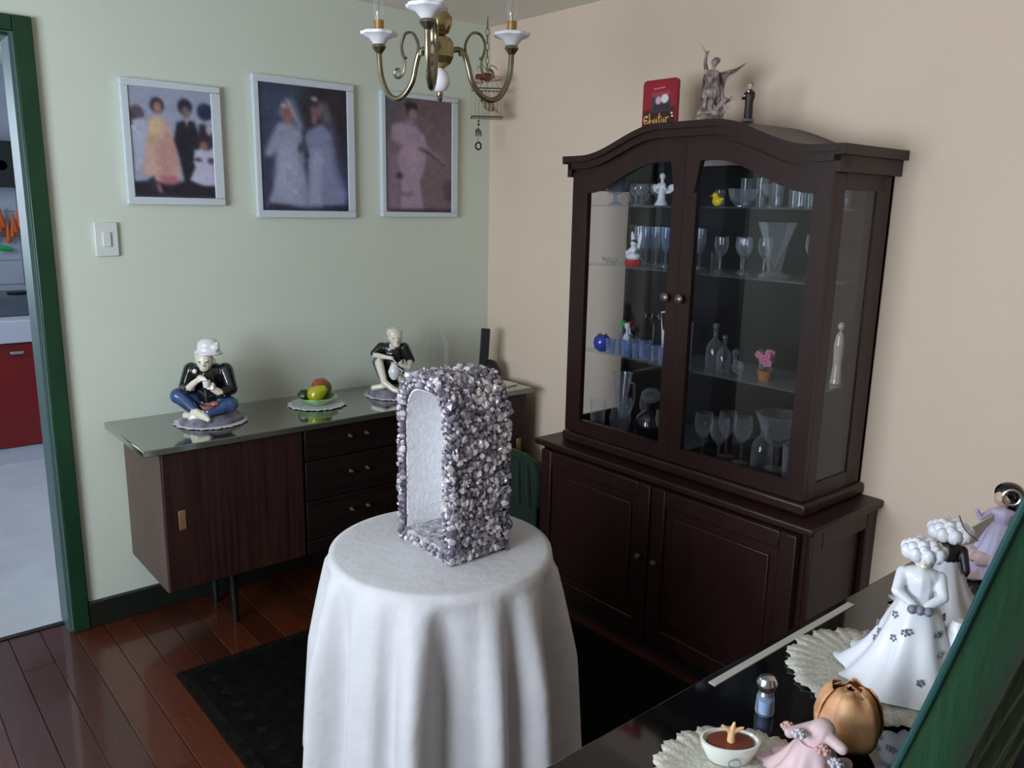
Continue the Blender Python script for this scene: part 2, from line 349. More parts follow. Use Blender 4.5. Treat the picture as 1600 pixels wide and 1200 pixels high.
# ceiling line cove, baseboards, door casing
struct(MB().b2((DX1+.055, -.018, 0), (0, 0, .10)).build('baseboard_green', 'base_green', bevel=.004))
struct(MB().b2((-.018, -.84, 0), (0, -.018, .10)).build('baseboard_beige', 'base_green', bevel=.004))
struct(MB().b2((-.018, Y0, 0), (0, -2.01, .10)).build('baseboard_beige_near', 'base_green', bevel=.004))
cs = struct(bpy.data.objects.new('door_1', None)); COL.objects.link(cs); cs.location = (DX1, 0, 0); cs.matrix_basis = Matrix.Translation(cs.location)
MB().b2((DX1, -.022, 0), (DX1+.055, 0, DZ+.05)).build('door_casing', 'green_paint', cs, world=True, bevel=.004)
MB().b2((DX0-.055, -.022, 0), (DX0, 0, DZ+.05)).build('door_casing', 'green_paint', cs, world=True, bevel=.004)
MB().b2((DX0, -.022, DZ), (DX1, 0, DZ+.05)).build('door_casing', 'green_paint', cs, world=True, bevel=.004)
MB().b2((DX1-.012, 0, 0), (DX1, .13, DZ)).build('door_jamb', 'jamb', cs, world=True)
MB().b2((DX0, 0, 0), (DX0+.012, .13, DZ)).build('door_jamb', 'jamb', cs, world=True)
MB().b2((DX0+.012, 0, DZ-.012), (DX1-.012, .13, DZ)).build('door_jamb', 'green_paint', cs, world=True)
MB().b2((DX0, .075, -.01), (DX1, .10, .004)).build('door_sill', 'black', cs, world=True)

# kitchen beyond the door
KX0, KX1, KY = -3.0, -.9, 2.95
struct(MB().b2((KX0-.1, .1, -.08), (KX1+.1, KY, 0)).build('floor_kitchen', 'tile_floor', smooth=False))
struct(MB().b2((KX0-.1, .12, H), (KX1+.1, KY+.1, H+.1)).build('ceiling_kitchen', 'ceiling', smooth=False))
kw = struct(MB().b2((KX0-.1, KY, 0), (KX1+.1, KY+.1, H)).build('wall_kitchen_back', 'kit_wall', smooth=False))
struct(MB().b2((KX0-.1, .12, 0), (KX0, KY, H)).build('wall_kitchen_left', 'kit_wall', smooth=False))
struct(MB().b2((KX1, .12, 0), (KX1+.1, KY, H)).build('wall_kitchen_right', 'kit_wall', smooth=False))
for i in range(8):
    for j in range(4): MB().box((-2.3+i*.152, KY-.004, 1.08+j*.152), (.149, .008, .149)).build('tile', 'kit_wall', kw, bevel=.002, smooth=False)
kt = thing('kitchen_counter', 'white-edged kitchen counter on red lacquered cabinets seen through the green doorway', 'kitchen counter', (-1.75, 2.6, 0))
MB().b2((-2.9, 2.32, .72), (-1.25, 2.94, .85)).build('countertop', 'kit_white', kt, world=True, bevel=.006)
MB().b2((-2.88, 2.36, 0), (-1.27, 2.94, .72)).build('cabinet_body', 'kit_white', kt, world=True)
for a in (-2.31, -1.78):
    d = MB().b2((a, 2.335, .10), (a+.52, 2.36, .715)).build('door', 'kit_red', kt, world=True, bevel=.004)
    MB().b2((a+.10, 2.318, .655), (a+.36-(.19 if a > -2 else 0), 2.333, .672)).build('handle', 'steel', d, world=True, bevel=.003)
MB().b2((-2.88, 2.345, 0), (-1.27, 2.36, .095)).build('plinth', 'kit_white', kt, world=True)
ck = thing('stove', 'steel hob and dark grey cooking appliance standing on the kitchen counter', 'stove', (-1.7, 2.75, .85))
MB().b2((-2.0, 2.52, .85), (-1.3, 2.92, .97)).build('body', 'kit_steel', ck, world=True, bevel=.008)
for i in range(4): MB().lathe([(.05, 0), (.055, .01), (.05, .015)], (-1.9+.17*i, 2.66+.12*(i % 2), .97), 16).build('burner', 'black', ck, world=True)
mw = thing('extractor_panel', 'black square appliance panel with a pale round dial on the kitchen wall', 'appliance', (-1.58, 2.9, 1.74))
MB().b2((-1.72, 2.80, 1.605), (-1.435, 2.94, 1.88)).build('body', 'blackgloss', mw, world=True, bevel=.006)
MB().lathe([(.03, 0), (.026, .02)], (-1.545, 2.80, 1.735), 16, axis='y').build('dial', 'kit_white', mw, world=True)
pp = thing('dried_pepper_bunch', 'bunch of orange peppers with a green tip hanging on the kitchen wall', 'decoration', (-1.5, 2.92, 1.37))
for i in range(9):
    a = -1.62+.022*i; zz = 1.28+.03*((i*5) % 4)
    MB().cap((a, 2.915, zz), (a+.012*((i % 3)-1), 2.91, zz+.11), .016, .006).build('pepper', 'orange', pp, world=True)
MB().cap((-1.58, 2.91, 1.235), (-1.52, 2.91, 1.225), .018, .010).build('leaf', 'green_cap', pp, world=True, label='green leaf')

# ------------------------------------------------------------------ rug
rg = thing('rug', 'dark worn patterned rug with a darker border under the round table', 'rug', (-1.0, -1.4, 0))
MB().b2((-1.68, -2.26, .0005), (-.45, -.56, .008)).build('pile', 'rug', rg, world=True)
bd = MB(); bd.b2((-1.715, -2.295, .0005), (-1.68, -.525, .009)); bd.b2((-.45, -2.295, .0005), (-.415, -.525, .009)); bd.b2((-1.68, -.56, .0005), (-.45, -.525, .009)); bd.b2((-1.68, -2.295, .0005), (-.45, -2.26, .009))
bd.build('border', 'rug_border', rg, world=True)
bd = MB()
for k in range(19):
    for x in (-1.62, -.51): bd.box((x, -2.22+k*.088, .0085), (.035, .035, .001), rz=PI/4)
bd.build('border_motif', 'rug_border', rg, world=True, kind='stuff')

# ------------------------------------------------------------------ pictures (flat prints, painted procedurally)
class Paint:
    def __init__(s, w_, h_, base): s.w, s.h = w_, h_; s.y, s.x = np.mgrid[0:h_, 0:w_]; s.x = (s.x+.5)/w_; s.y = (s.y+.5)/h_; s.c = np.zeros((h_, w_, 3))+np.array(base, float)
    def e(s, cx, cy, rx, ry, col, soft=.15, a=1, rot=0):
        dx = s.x-cx; dy = (s.y-cy); c_, s_ = math.cos(rot), math.sin(rot)
        d = np.sqrt(((dx*c_+dy*s_)/rx)**2+((-dx*s_+dy*c_)/ry)**2); k = np.clip((1+soft-d)/(2*soft), 0, 1)*a; s.c = s.c*(1-k[..., None])+np.array(col, float)*k[..., None]; return s
    def p(s, pts, col, soft=.012, a=1):
        n = len(pts); ins = np.zeros(s.x.shape, bool); dm = np.full(s.x.shape, 9.)
        for i in range(n):
            x1, y1 = pts[i]; x2, y2 = pts[(i+1) % n]
            cond = ((y1 > s.y) != (y2 > s.y)) & (s.x < (x2-x1)*(s.y-y1)/((y2-y1) or 1e-9)+x1); ins ^= cond
            t = np.clip(((s.x-x1)*(x2-x1)+(s.y-y1)*(y2-y1))/((x2-x1)**2+(y2-y1)**2+1e-9), 0, 1); dm = np.minimum(dm, np.hypot(s.x-x1-t*(x2-x1), s.y-y1-t*(y2-y1)))
        sd = np.where(ins, dm, -dm); k = np.clip(.5+sd/(2*soft), 0, 1)*a; s.c = s.c*(1-k[..., None])+np.array(col, float)*k[..., None]; return s
    def noise(s, amt, seed):
        g = np.random.default_rng(seed); n = g.normal(0, amt, (s.h, s.w, 1)); n2 = np.kron(g.normal(0, amt, (s.h//4+1, s.w//4+1, 1)), np.ones((4, 4, 1)))[:s.h, :s.w]
        for _ in range(2):
            p_ = np.pad(s.c, ((1, 1), (1, 1), (0, 0)), 'edge'); s.c = (p_[:-2, 1:-1]+p_[2:, 1:-1]+p_[1:-1, :-2]+p_[1:-1, 2:]+2*p_[1:-1, 1:-1])/6
        s.c = np.clip(s.c+n+n2, 0, 255); return s
pm = bpy.data.materials.new('printed_photograph'); pm.use_nodes = True; _nt = pm.node_tree; _a = _nt.nodes.new('ShaderNodeVertexColor'); _a.layer_name = 'Col'
_nt.links.new(_a.outputs[0], _nt.nodes['Principled BSDF'].inputs['Base Color']); _nt.nodes['Principled BSDF'].inputs['Roughness'].default_value = .5; M['print'] = pm
def print_mesh(name, pt, origin, du, dv, parent, label=None):
    """grid of pt.w x pt.h faces coloured per face; origin = top left, du right, dv down (world vectors)"""
    w_, h_ = pt.w, pt.h; o = Vector(origin)-Vector(parent.location); du = Vector(du); dv = Vector(dv)
    vs = [o+du*(i/w_)+dv*(j/h_) for j in range(h_+1) for i in range(w_+1)]
    fs = [(j*(w_+1)+i, (j+1)*(w_+1)+i, (j+1)*(w_+1)+i+1, j*(w_+1)+i+1) for j in range(h_) for i in range(w_)]
    me = bpy.data.meshes.new(name); me.from_pydata([tuple(v) for v in vs], [], fs); at = me.color_attributes.new('Col', 'FLOAT_COLOR', 'CORNER')
    c = pt.c/255; lin = np.where(c <= .04045, c/12.92, ((c+.055)/1.055)**2.4).reshape(-1, 3); lin = np.concatenate([lin, np.ones((len(lin), 1))], 1)
    at.data.foreach_set('color', np.repeat(lin, 4, axis=0).ravel()); me.materials.append(M['print'])
    ob = bpy.data.objects.new(name, me); COL.objects.link(ob); ob.parent = parent
    if label: ob['label'] = label
    return ob
def canvas(x0, x1, z0, z1, ix0, ix1, iz0, iz1, pt, label):
    t = thing('framed_photograph', label, 'picture', ((x0+x1)/2, -.012, (z0+z1)/2), group=None)
    t.matrix_basis = Matrix.Translation(t.location)
    f = MB(); f.b2((x0, -.024, z0), (x1, -.001, iz0)); f.b2((x0, -.024, iz1), (x1, -.001, z1)); f.b2((x0, -.024, iz0), (ix0, -.001, iz1)); f.b2((ix1, -.024, iz0), (x1, -.001, iz1))
    f.build('border', 'canvas', t, world=True, bevel=.003)
    MB().b2((ix0, -.018, iz0), (ix1, -.001, iz1)).build('backing', 'canvas', t, world=True)
    print_mesh('print', pt, (ix0, -.0195, iz1), (ix1-ix0, 0, 0), (0, 0, iz0-iz1), t)
p1 = Paint(60, 80, (158, 166, 190))
p1.p([(0, .86), (.3, .84), (1, .86), (1, 1), (0, 1)], (38, 36, 50)).e(.08, .24, .09, .07, (96, 84, 96)).e(.03, .30, .05, .05, (66, 62, 76))
p1.p([(.02, .3), (.16, .28), (.22, .4), (.12, .7), (.04, .8)], (176, 184, 206))
p1.p([(.22, .28), (.33, .24), (.44, .30), (.50, .45), (.56, .80), (.5, .87), (.3, .86), (.1, .78), (.16, .55)], (206, 170, 158), .02).e(.3, .35, .08, .08, (214, 190, 150)).e(.42, .62, .12, .2, (196, 146, 140), .5).e(.25, .48, .06, .04, (196, 166, 130)).p([(.3, .8), (.5, .8), (.56, .86), (.36, .87)], (178, 110, 120))
p1.e(.33, .155, .085, .07, (60, 48, 58)).e(.335, .175, .05, .05, (166, 128, 122)).p([(.17, .84), (.24, .8), (.26, .9), (.2, .92)], (50, 46, 60)).p([(.25, .87), (.3, .87), (.34, .95), (.29, .96)], (156, 110, 112))
p1.p([(.56, .30), (.66, .27), (.78, .28), (.84, .45), (.80, .6), (.74, .86), (.62, .88), (.56, .6), (.51, .46)], (34, 34, 48)).e(.67, .15, .09, .075, (40, 48, 66)).e(.68, .2, .05, .055, (126, 102, 104)).p([(.66, .27), (.7, .27), (.68, .34)], (196, 190, 210))
p1.p([(.84, .3), (1, .3), (1, .5), (.92, .56), (.8, .5)], (52, 48, 60)).e(.92, .18, .1, .08, (42, 50, 78)).e(.96, .34, .04, .06, (180, 176, 190))
p1.e(.88, .47, .075, .05, (58, 44, 52)).e(.885, .5, .05, .045, (150, 112, 110)).p([(.76, .54), (1, .54), (1, .68), (.98, .7), (1, .88), (.84, .88), (.68, .83), (.76, .7), (.74, .66)], (196, 196, 220)).e(.8, .635, .05, .02, (90, 76, 90)).e(.97, .64, .05, .03, (90, 76, 96)).noise(3, 1)
p2 = Paint(60, 78, (48, 48, 68))
p2.p([(0, 0), (.5, 0), (.42, .5), (.1, .6), (.1, 1), (0, 1)], (62, 74, 100), .08).e(.75, .2, .25, .3, (44, 36, 44), .6).e(.86, .85, .3, .2, (64, 72, 112), .5)
p2.p([(.2, .3), (.34, .28), (.46, .34), (.47, .42), (.43, .5), (.5, .72), (.52, .97), (.05, .97), (.14, .75), (.18, .52), (.1, .58), (.04, .56), (.1, .44)], (150, 156, 184), .02).e(.3, .7, .14, .22, (168, 174, 200), .5)
p2.p([(.2, .24), (.26, .12), (.38, .11), (.44, .2), (.5, .34), (.42, .34)], (112, 114, 140), .02).e(.3, .2, .06, .07, (140, 104, 102)).e(.31, .27, .05, .04, (160, 112, 106)).p([(.29, .11), (.32, .11), (.46, .33), (.44, .33)], (186, 190, 208), .006).e(.27, .17, .04, .014, (190, 192, 206))
p2.p([(.54, .34), (.7, .28), (.82, .36), (.86, .6), (.98, .85), (.95, .95), (.5, .97), (.52, .6), (.5, .4)], (134, 142, 176), .02).p([(.58, .5), (.7, .5), (.66, .95), (.52, .95)], (160, 166, 194), .03).p([(.74, .16), (.84, .2), (.9, .5), (.98, .86), (.84, .7)], (92, 100, 134), .04, .6)
p2.e(.64, .18, .07, .075, (118, 92, 98)).e(.61, .255, .035, .04, (140, 106, 108)).e(.62, .13, .05, .02, (56, 48, 60)).e(.62, .09, .035, .017, (196, 200, 214)).p([(.68, .1), (.78, .12), (.8, .3), (.7, .28)], (126, 120, 128), .02, .6)
p2.e(.47, .5, .06, .05, (70, 78, 96)).e(.46, .57, .04, .05, (128, 136, 160)).e(.51, .55, .03, .03, (48, 56, 72)).p([(.06, .94), (.3, .955), (.42, .99), (.06, .99)], (44, 44, 66)).p([(.7, .96), (1, .95), (1, 1), (.7, 1)], (44, 44, 66)).noise(3, 2)
p3 = Paint(54, 80, (120, 100, 112))
p3.e(.15, .1, .3, .2, (92, 90, 102), .6).e(.6, .15, .35, .22, (108, 90, 94), .6).e(.8, .7, .4, .4, (122, 104, 110), .6).e(.97, .8, .1, .1, (84, 72, 84), .4)
p3.p([(.1, .24), (.26, .21), (.45, .24), (.58, .33), (.62, .42), (.9, .54), (.88, .57), (.6, .48), (.58, .6), (.5, .72), (.56, .98), (.2, .98), (.22, .7), (.16, .5), (.24, .42), (.08, .36)], (170, 146, 168), .015)
p3.e(.33, .17, .1, .055, (120, 100, 106)).e(.37, .09, .11, .065, (40, 34, 40)).e(.40, .13, .07, .04, (150, 126, 134)).e(.27, .13, .04, .06, (122, 100, 108)).p([(.32, .18), (.44, .18), (.42, .23), (.3, .23)], (150, 126, 140))
p3.p([(.46, .415), (.62, .44), (.9, .56), (.88, .575), (.6, .47), (.46, .44)], (84, 66, 84), .006).p([(.04, .5), (.18, .5), (.2, .98), (.04, .98)], (140, 118, 140), .03).e(.2, .68, .05, .03, (78, 62, 84)).e(.3, .83, .1, .03, (104, 82, 108), .4, .6).e(.3, .8, .08, .03, (176, 150, 172)).e(.4, .5, .12, .09, (182, 156, 176), .5).p([(.04, .98), (1, .97), (1, 1), (.04, 1)], (60, 44, 60)).noise(3, 3)
canvas(-1.612, -1.270, 1.530, 1.950, -1.587, -1.306, 1.556, 1.926, p1, 'white-bordered colour photograph of a family in old costumes, nearest the green doorway')
canvas(-1.146, -.722, 1.488, 2.014, -1.124, -.755, 1.516, 1.988, p2, 'white-bordered blue photograph of two veiled brides, middle and largest of three')
canvas(-.595, -.200, 1.495, 2.010, -.574, -.233, 1.517, 1.991, p3, 'white-bordered lilac-brown photograph of a woman with a parasol, nearest the corner')
sw = thing('light_switch', 'white square wall switch between the green door frame and the sideboard', 'light switch', (-1.69, 0, 1.41)); sw.matrix_basis = Matrix.Translation(sw.location)
MB().b2((-1.727, -.012, 1.352), (-1.652, 0, 1.468)).build('switch_plate', 'switch', sw, world=True, bevel=.003)
MB().b2((-1.703, -.018, 1.385), (-1.677, -.011, 1.435)).build('rocker', 'switch', sw, world=True, bevel=.002)

# ------------------------------------------------------------------ sideboard
sb = thing('sideboard', 'long dark brown low sideboard with polished top along the green wall', 'sideboard', (-.93, -.225, 0)); sb.matrix_basis = Matrix.Translation(sb.location)
SL, SRr, SF = -1.69, -.115, -.4345
MB().b2((SL, SF+.02, .245), (SL+.02, -.005, .742)).build('side_panel', 'side_panel', sb, world=True, bevel=.002, label='brown side panel with daylight painted into its colour')
MB().b2((SRr-.02, SF+.02, .245), (SRr, -.005, .742)).build('side_panel', 'side_panel', sb, world=True)
bdm = MB(); bdm.b2((SL+.02, SF+.03, .245), (SRr-.02, -.005, .265)); bdm.b2((SL+.02, -.02, .265), (SRr-.02, -.005, .742)); bdm.b2((SL+.02, SF+.03, .722), (SRr-.02, -.02, .742))
for x in (-1.19, -.72): bdm.b2((x-.01, SF+.02, .265), (x+.01, -.02, .722))
bdm.build('carcass', 'side_wood_h', sb, world=True)
MB().b2((-1.748, -.4545, .742), (-.10, -.003, .765)).build('tabletop', 'side_top', sb, world=True, bevel=.003)
d = MB().b2((SL+.003, SF, .255), (-1.195, SF+.02, .738)).build('sliding_door', 'side_wood', sb, world=True, bevel=.002)
MB().b2((-1.646, SF-.004, .468), (-1.622, SF+.002, .536)).build('handle', 'gold_sleeve', d, world=True, bevel=.002, label='small brass recessed pull')
MB().lathe([(.004, 0), (.004, .006)], (-1.432, SF-.006, .722), 10, axis='y').build('lock', 'brass', d, world=True)
d = MB().b2((-.715, SF, .255), (SRr-.003, SF+.02, .738)).build('sliding_door', 'side_wood', sb, world=True, bevel=.002)
MB().b2((-.17, SF-.004, .468), (-.146, SF+.002, .536)).build('handle', 'gold_sleeve', d, world=True, bevel=.002)
for z0, z1 in ((.62, .738), (.466, .614), (.312, .460), (.255, .306)):
    d = MB().b2((-1.185, SF, z0), (-.722, SF+.02, z1)).build('drawer', 'side_wood_h', sb, world=True, bevel=.002)
    if z1-z0 > .1:
        for x in (-1.003, -.932): MB().lathe([(.004, .012), (.009, .008), (.007, 0), (.003, -.012)], (x, SF-.012, (z0+z1)/2+.012), 12, axis='y').build('knob', 'pewter', d, world=True)
for x in (-1.42, -.35):
    for y in (-.28, -.08): MB().tube([(x, y, .245), (x+(.0), y-.01, .0)], [.018, .011], 12).build('leg', 'black', sb, world=True)

# ------------------------------------------------------------------ hutch (base + glazed upper)
hb = thing('low_cupboard', 'dark mahogany lower cupboard with panelled doors against the beige wall', 'cupboard', (-.2, -1.42, 0)); hb.matrix_basis = Matrix.Translation(hb.location)
BX, BL, BR, BT = -.404, -.839, -2.004, .675
bm_ = MB(); bm_.b2((BX+.02, BR+.03, .07), (-.004, BL-.012, .65)); bm_.build('body', 'hutch', hb, world=True)
MB().b2((BX-.012, BR-.004, .65), (-.002, BL+.012, BT)).build('top', 'hutch', hb, world=True, bevel=.006)
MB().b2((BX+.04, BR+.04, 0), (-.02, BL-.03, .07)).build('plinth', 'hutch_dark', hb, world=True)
for a, b in ((BL-.03, -1.415), (-1.425, BR+.045)):
    d = MB().b2((BX, b, .085), (BX+.02, a, .64)).build('door', 'hutch', hb, world=True, bevel=.003)
    fr = MB(); s_ = .055
    fr.b2((BX-.012, b, .085), (BX, b+s_, .64)); fr.b2((BX-.012, a-s_, .085), (BX, a, .64)); fr.b2((BX-.012, b+s_, .085), (BX, a-s_, .085+s_)); fr.b2((BX-.012, b+s_, .64-s_), (BX, a-s_, .64))
    fr.build('door_frame', 'hutch', d, world=True, bevel=.004)
    MB().b2((BX-.008, b+s_+.03, .17), (BX, a-s_-.03, .555)).build('raised_panel', 'hutch', d, world=True, bevel=.008)
    ky = a-.03 if a < -1.4 else b+.03
    MB().lathe([(.004, 0), (.012, -.012), (.009, -.02), (.002, -.022)], (BX-.012, ky, .38), 14, axis='x').build('knob', 'pewter', d, world=True)
fr = MB(); y_ = BR+.03
fr.b2((BX+.02, y_-.018, .07), (BX+.075, y_, .65)); fr.b2((-.065, y_-.018, .07), (-.004, y_, .65)); fr.b2((BX+.075, y_-.018, .07), (-.065, y_, .13)); fr.b2((BX+.075, y_-.018, .59), (-.065, y_, .65))
fr.build('side_frame', 'hutch', hb, world=True, bevel=.003)

hu = thing('china_cabinet', 'dark mahogany glazed china cabinet with arched cornice standing on the lower cupboard', 'china cabinet', (-.18, -1.425, BT)); hu.matrix_basis = Matrix.Translation(hu.location)
UX, UL, UR, YC = -.328, -.925, -1.925, -1.425
def arch(y, base, amp):     # bonnet curve around the centre
    t = abs(y-YC)
    return base+amp*(1 if t < .10 else (0 if t > .45 else .5+.5*math.cos(PI*(t-.10)/.35)))
MB().b2((UX-.022, UR-.016, BT), (-.004, UL+.016, .715)).build('bottom_moulding', 'hutch', hu, world=True, bevel=.01)
MB().b2((-.018, UR, .715), (-.004, UL, 1.70)).build('back_panel', 'hutch_back', hu, world=True, label='dark back board')
N = 40; ys = [UR+(UL-UR)*i/N for i in range(N+1)]
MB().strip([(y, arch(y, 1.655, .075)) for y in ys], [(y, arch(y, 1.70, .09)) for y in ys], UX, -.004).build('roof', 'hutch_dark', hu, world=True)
for yy in (UL-.012, UR):
    for xx in (UX, -.10 if yy < -1.5 else -.05): MB().b2((xx, yy, .715), (xx+(.05 if xx < -.2 else (.096 if yy < -1.5 else .046)), yy+.012 if yy > -1.5 else yy+.03, 1.655)).build('corner_post', 'hutch', hu, world=True, bevel=.002)
    MB().b2((UX+.05, yy, .715), (-.05, yy+.012, .765)).build('side_rail', 'hutch', hu, world=True); MB().b2((UX+.05, yy, 1.61), (-.05, yy+.012, 1.655)).build('side_rail', 'hutch', hu, world=True)
    MB().b2((UX+.05, yy+.004, .765), (-.05, yy+.008, 1.61)).build('side_pane', 'pane', hu, world=True)
# cornice: wider curved mouldings, returns along the sides
N = 56; ys = [UR-.02+(UL-UR+.04)*i/N for i in range(N+1)]
c = MB()
for (o1, o2, x_, e) in ((0.0, .018, UX-.012, 0), (.018, .042, UX-.03, 0), (.042, .062, UX-.042, 0)):
    lo = [(y, arch(y, 1.665+o1, .088)) for y in ys]; hi = [(y, arch(y, 1.665+o2, .088)) for y in ys]; c.strip(lo, hi, x_, -.004 if o1 > .04 else UX+.03)
for y1, y2 in ((UR-.02, UR), (UL, UL+.02)):
    c.b2((UX-.03, y1, 1.655), (-.004, y2, 1.70))
for yc_ in (UR-.035, UL+.02): c.b2((UX-.042, yc_, 1.70), (-.004, yc_+.016, 1.727))
c.build('cornice', 'hutch', hu, world=True, bevel=.0)
# doors with arched glass
def gdoor(ya, yb, ga, gb, knob_y):
    d = thing('x', '', '', (UX-.01, (ya+yb)/2, .72)); d.name = 'door'; del d['label']; del d['category']
    d.matrix_basis = Matrix.Translation(d.location)
    x0, x1 = UX-.02, UX
    N = 26; f = MB(); f.b2((x0, ya, .72), (x1, ga, 1.60)); f.b2((x0, gb, .72), (x1, yb, 1.60)); f.b2((x0, ga, .72), (x1, gb, .772))
    Y = [ya+(yb-ya)*i/N for i in range(N+1)]
    def lo(y):
        yy = min(max(y, min(ga, gb)), max(ga, gb)); return arch(yy, 1.598, .10) if min(ga, gb) <= y <= max(ga, gb) else 1.60
    f.strip([(y, lo(y)) for y in Y], [(y, arch(y, 1.668, .087)) for y in Y], x0, x1)
    f.build('door_frame', 'hutch', None, bevel=.0)
    fo = bpy.data.objects[[o.name for o in COL.objects if o.name.startswith('door_frame')][-1]]
    bpy.data.objects.remove(d)
    fo.name = 'door'; fo.data.transform(Matrix.Translation(-hu.location)); fo.parent = hu
    g = MB(); Yg = [ga+(gb-ga)*i/16 for i in range(17)]; g.strip([(y, .770) for y in Yg], [(y, arch(y, 1.60, .10)) for y in Yg], x0+.009, x0+.012)
    g.build('pane', 'pane', fo, smooth=False).data.transform(Matrix.Translation(-hu.location))
    k = MB().lathe([(.005, 0), (.006, -.008), (.014, -.014), (.016, -.022), (.010, -.028), (.001, -.029)], (x0, knob_y, 1.268), 16, axis='x').build('knob', 'pewter', fo); k.data.transform(Matrix.Translation(-hu.location))
    return fo
gdoor(UL, -1.4245, UL-.075, -1.4245+.045, -1.388)
gdoor(-1.4255, UR, -1.4255-.05, UR+.055, -1.446)
SHZ = {3: 1.56, 2: 1.35, 1: 1.03, 0: .717}
for z in (1.56, 1.35, 1.03):
    s_ = MB().b2((UX+.03, UR+.035, z-.006), (-.02, UL-.016, z)).build('shelf', 'shelfglass', hu, world=True)
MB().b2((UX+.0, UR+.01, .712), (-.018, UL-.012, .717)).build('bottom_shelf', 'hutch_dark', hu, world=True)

_n2 = iter('first second third fourth fifth sixth seventh eighth ninth tenth'.split())
def nth2(): return next(_n2)
# ---- glassware prototypes
def gl_tumbler(r, h, m='clear', taper=.85): return MB().lathe([(r*taper, 0), (r*taper, .004), (r, h), (r-.002, h), (r*taper-.002, .006), (.001, .006)], n=16)
def gl_goblet(r, h, n=16):
    return MB().lathe([(r*.8, 0), (r*.8, .002), (.006, .008), (.004, h*.2), (.004, h*.42), (.010, h*.46), (r*.8, h*.58), (r, h*.75), (r*.88, h), (r*.86, h), (r*.97, h*.75), (r*.75, h*.6), (.001, h*.5)], n=n)
def gl_flute(r, h): return MB().lathe([(r*1.1, 0), (r*1.1, .002), (.004, .008), (.0035, h*.35), (r*.7, h*.45), (r, h*.7), (r*.9, h), (r*.86, h), (r*.94, h*.7), (.001, h*.40)], n=14)
def gl_bowl(r, h, n=24, amp=0): return MB().lathe([(r*.45, 0), (r*.45, .004), (r*.8, h*.4), (r, h), (r*.97, h), (r*.76, h*.45), (.001, h*.18)], n=n, wav=(lambda t, q: 1+amp*math.cos(10*t)) if amp else None)
def gl_compote(r, h): return MB().lathe([(r*.5, 0), (r*.5, .004), (.008, .012), (.006, h*.4), (r*.6, h*.55), (r, h), (r*.97, h), (r*.55, h*.62), (.001, h*.5)], n=24, wav=lambda t, q: 1+(.05*math.cos(12*t) if q > .4 else 0))
def gl_decanter(r, h): return MB().lathe([(r*.9, 0), (r, .01), (r, h*.45), (r*.7, h*.58), (r*.25, h*.68), (r*.25, h*.82), (r*.4, h*.84), (r*.3, h*.86), (r*.12, h*.88), (r*.36, h*.93), (r*.3, h), (.001, h)], n=16)
def gl_vase(r, h): return MB().lathe([(r*.8, 0), (r*.8, .004), (r*.35, h*.1), (r*.5, h*.4), (r*.6, h*.6), (r, h), (r*.94, h), (r*.5, h*.55), (.001, h*.15)], n=12, wav=lambda t, q: 1+.06*math.cos(6*t))
def gl_jug(r, h):
    b = MB().lathe([(r*.6, 0), (r*.7, .004), (r*.85, h*.2), (r*.5, h*.55), (r*.6, h*.7), (r*.8, h), (r*.75, h), (r*.45, h*.6), (.001, h*.06)], n=18)
    b.tube([(0, -r*.6, h*.9), (0, -r*1.25, h*.85), (0, -r*1.3, h*.55), (0, -r*.85, h*.3)], .005, 8); return b
def gl_bottle(r, h): return MB().lathe([(r*.9, 0), (r, .006), (r, h*.6), (r*.7, h*.72), (r*.3, h*.8), (r*.3, h*.95), (r*.4, h*.96), (r*.4, h), (.001, h)], n=18)
def gw(mb, name, y, x, sh, label, cat, m='clear', group=None): return place(mb, (x, y, SHZ[sh]+.0005), name, m, label, cat, group)
# top shelf
gw(gl_compote(.050, .085), 'glass_compote', -.995, -.20, 3, 'blue-tinted footed glass bowl at the left end of the top cabinet shelf', 'glass bowl', 'paleblue')
gw(gl_bowl(.045, .045, 30, .06), 'glass_bowl', -1.0, -.08, 3, 'scalloped clear glass bowl behind the blue-tinted bowl', 'glass bowl')
for i, y in enumerate((-1.07, -1.115, -1.165)):
    gw(gl_goblet(.024, .075), 'liqueur_glass', y, -.17-.02*(i % 2), 3, 'small stemmed liqueur glass, %s of three between blue bowl and white angel' % ('left', 'middle', 'right')[i], 'glass', 'crystal', 'small liqueur glasses by the angel')
a = thing('angel_figurine', 'white porcelain angel figurine with open wings on the top cabinet shelf', 'figurine', (-.25, -1.255, SHZ[3]+.0005))
b = MB(); b.lathe([(.024, 0), (.022, .008), (.014, .02), (.012, .05), (.014, .062)], n=14); b.ell((0, 0, .062), (.013, .016, .016)); b.cap((0, 0, .07), (0, 0, .09), .006); b.ell((0, 0, .097), .011)
b.cap((-.004, .012, .07), (-.012, .022, .048), .005, .004); b.cap((-.004, -.012, .07), (-.012, -.024, .052), .005, .004); b.build('body', 'porcelain', a, remesh=.0018)
for s in (-1, 1): MB().ell((.008, s*.028, .055), (.004, .024, .013), rot=Matrix.Rotation(s*.5, 3, 'X')).build('wing', 'porcelain', a)
gw(gl_tumbler(.016, .055), 'shot_glass', -1.415+.005, -.14, 3, 'narrow clear shot glass left of the yellow duck', 'glass')
gw(gl_tumbler(.018, .05), 'shot_glass', -1.455, -.2, 3, 'short clear glass beside the yellow duck', 'glass', 'crystal')
a = thing('toy_duck', 'small yellow duck on the top cabinet shelf behind the right door', 'toy', (-.27, -1.498, SHZ[3]+.0005))
MB().ell((0, 0, .016), (.013, .019, .016)).ell((0, .008, .033), .011).ell((0, -.017, .022), (.006, .008, .005)).build('body', 'yellow', a, remesh=.0015)
MB().ell((-.006, .020, .031), (.005, .006, .003)).build('beak', 'orange', a)
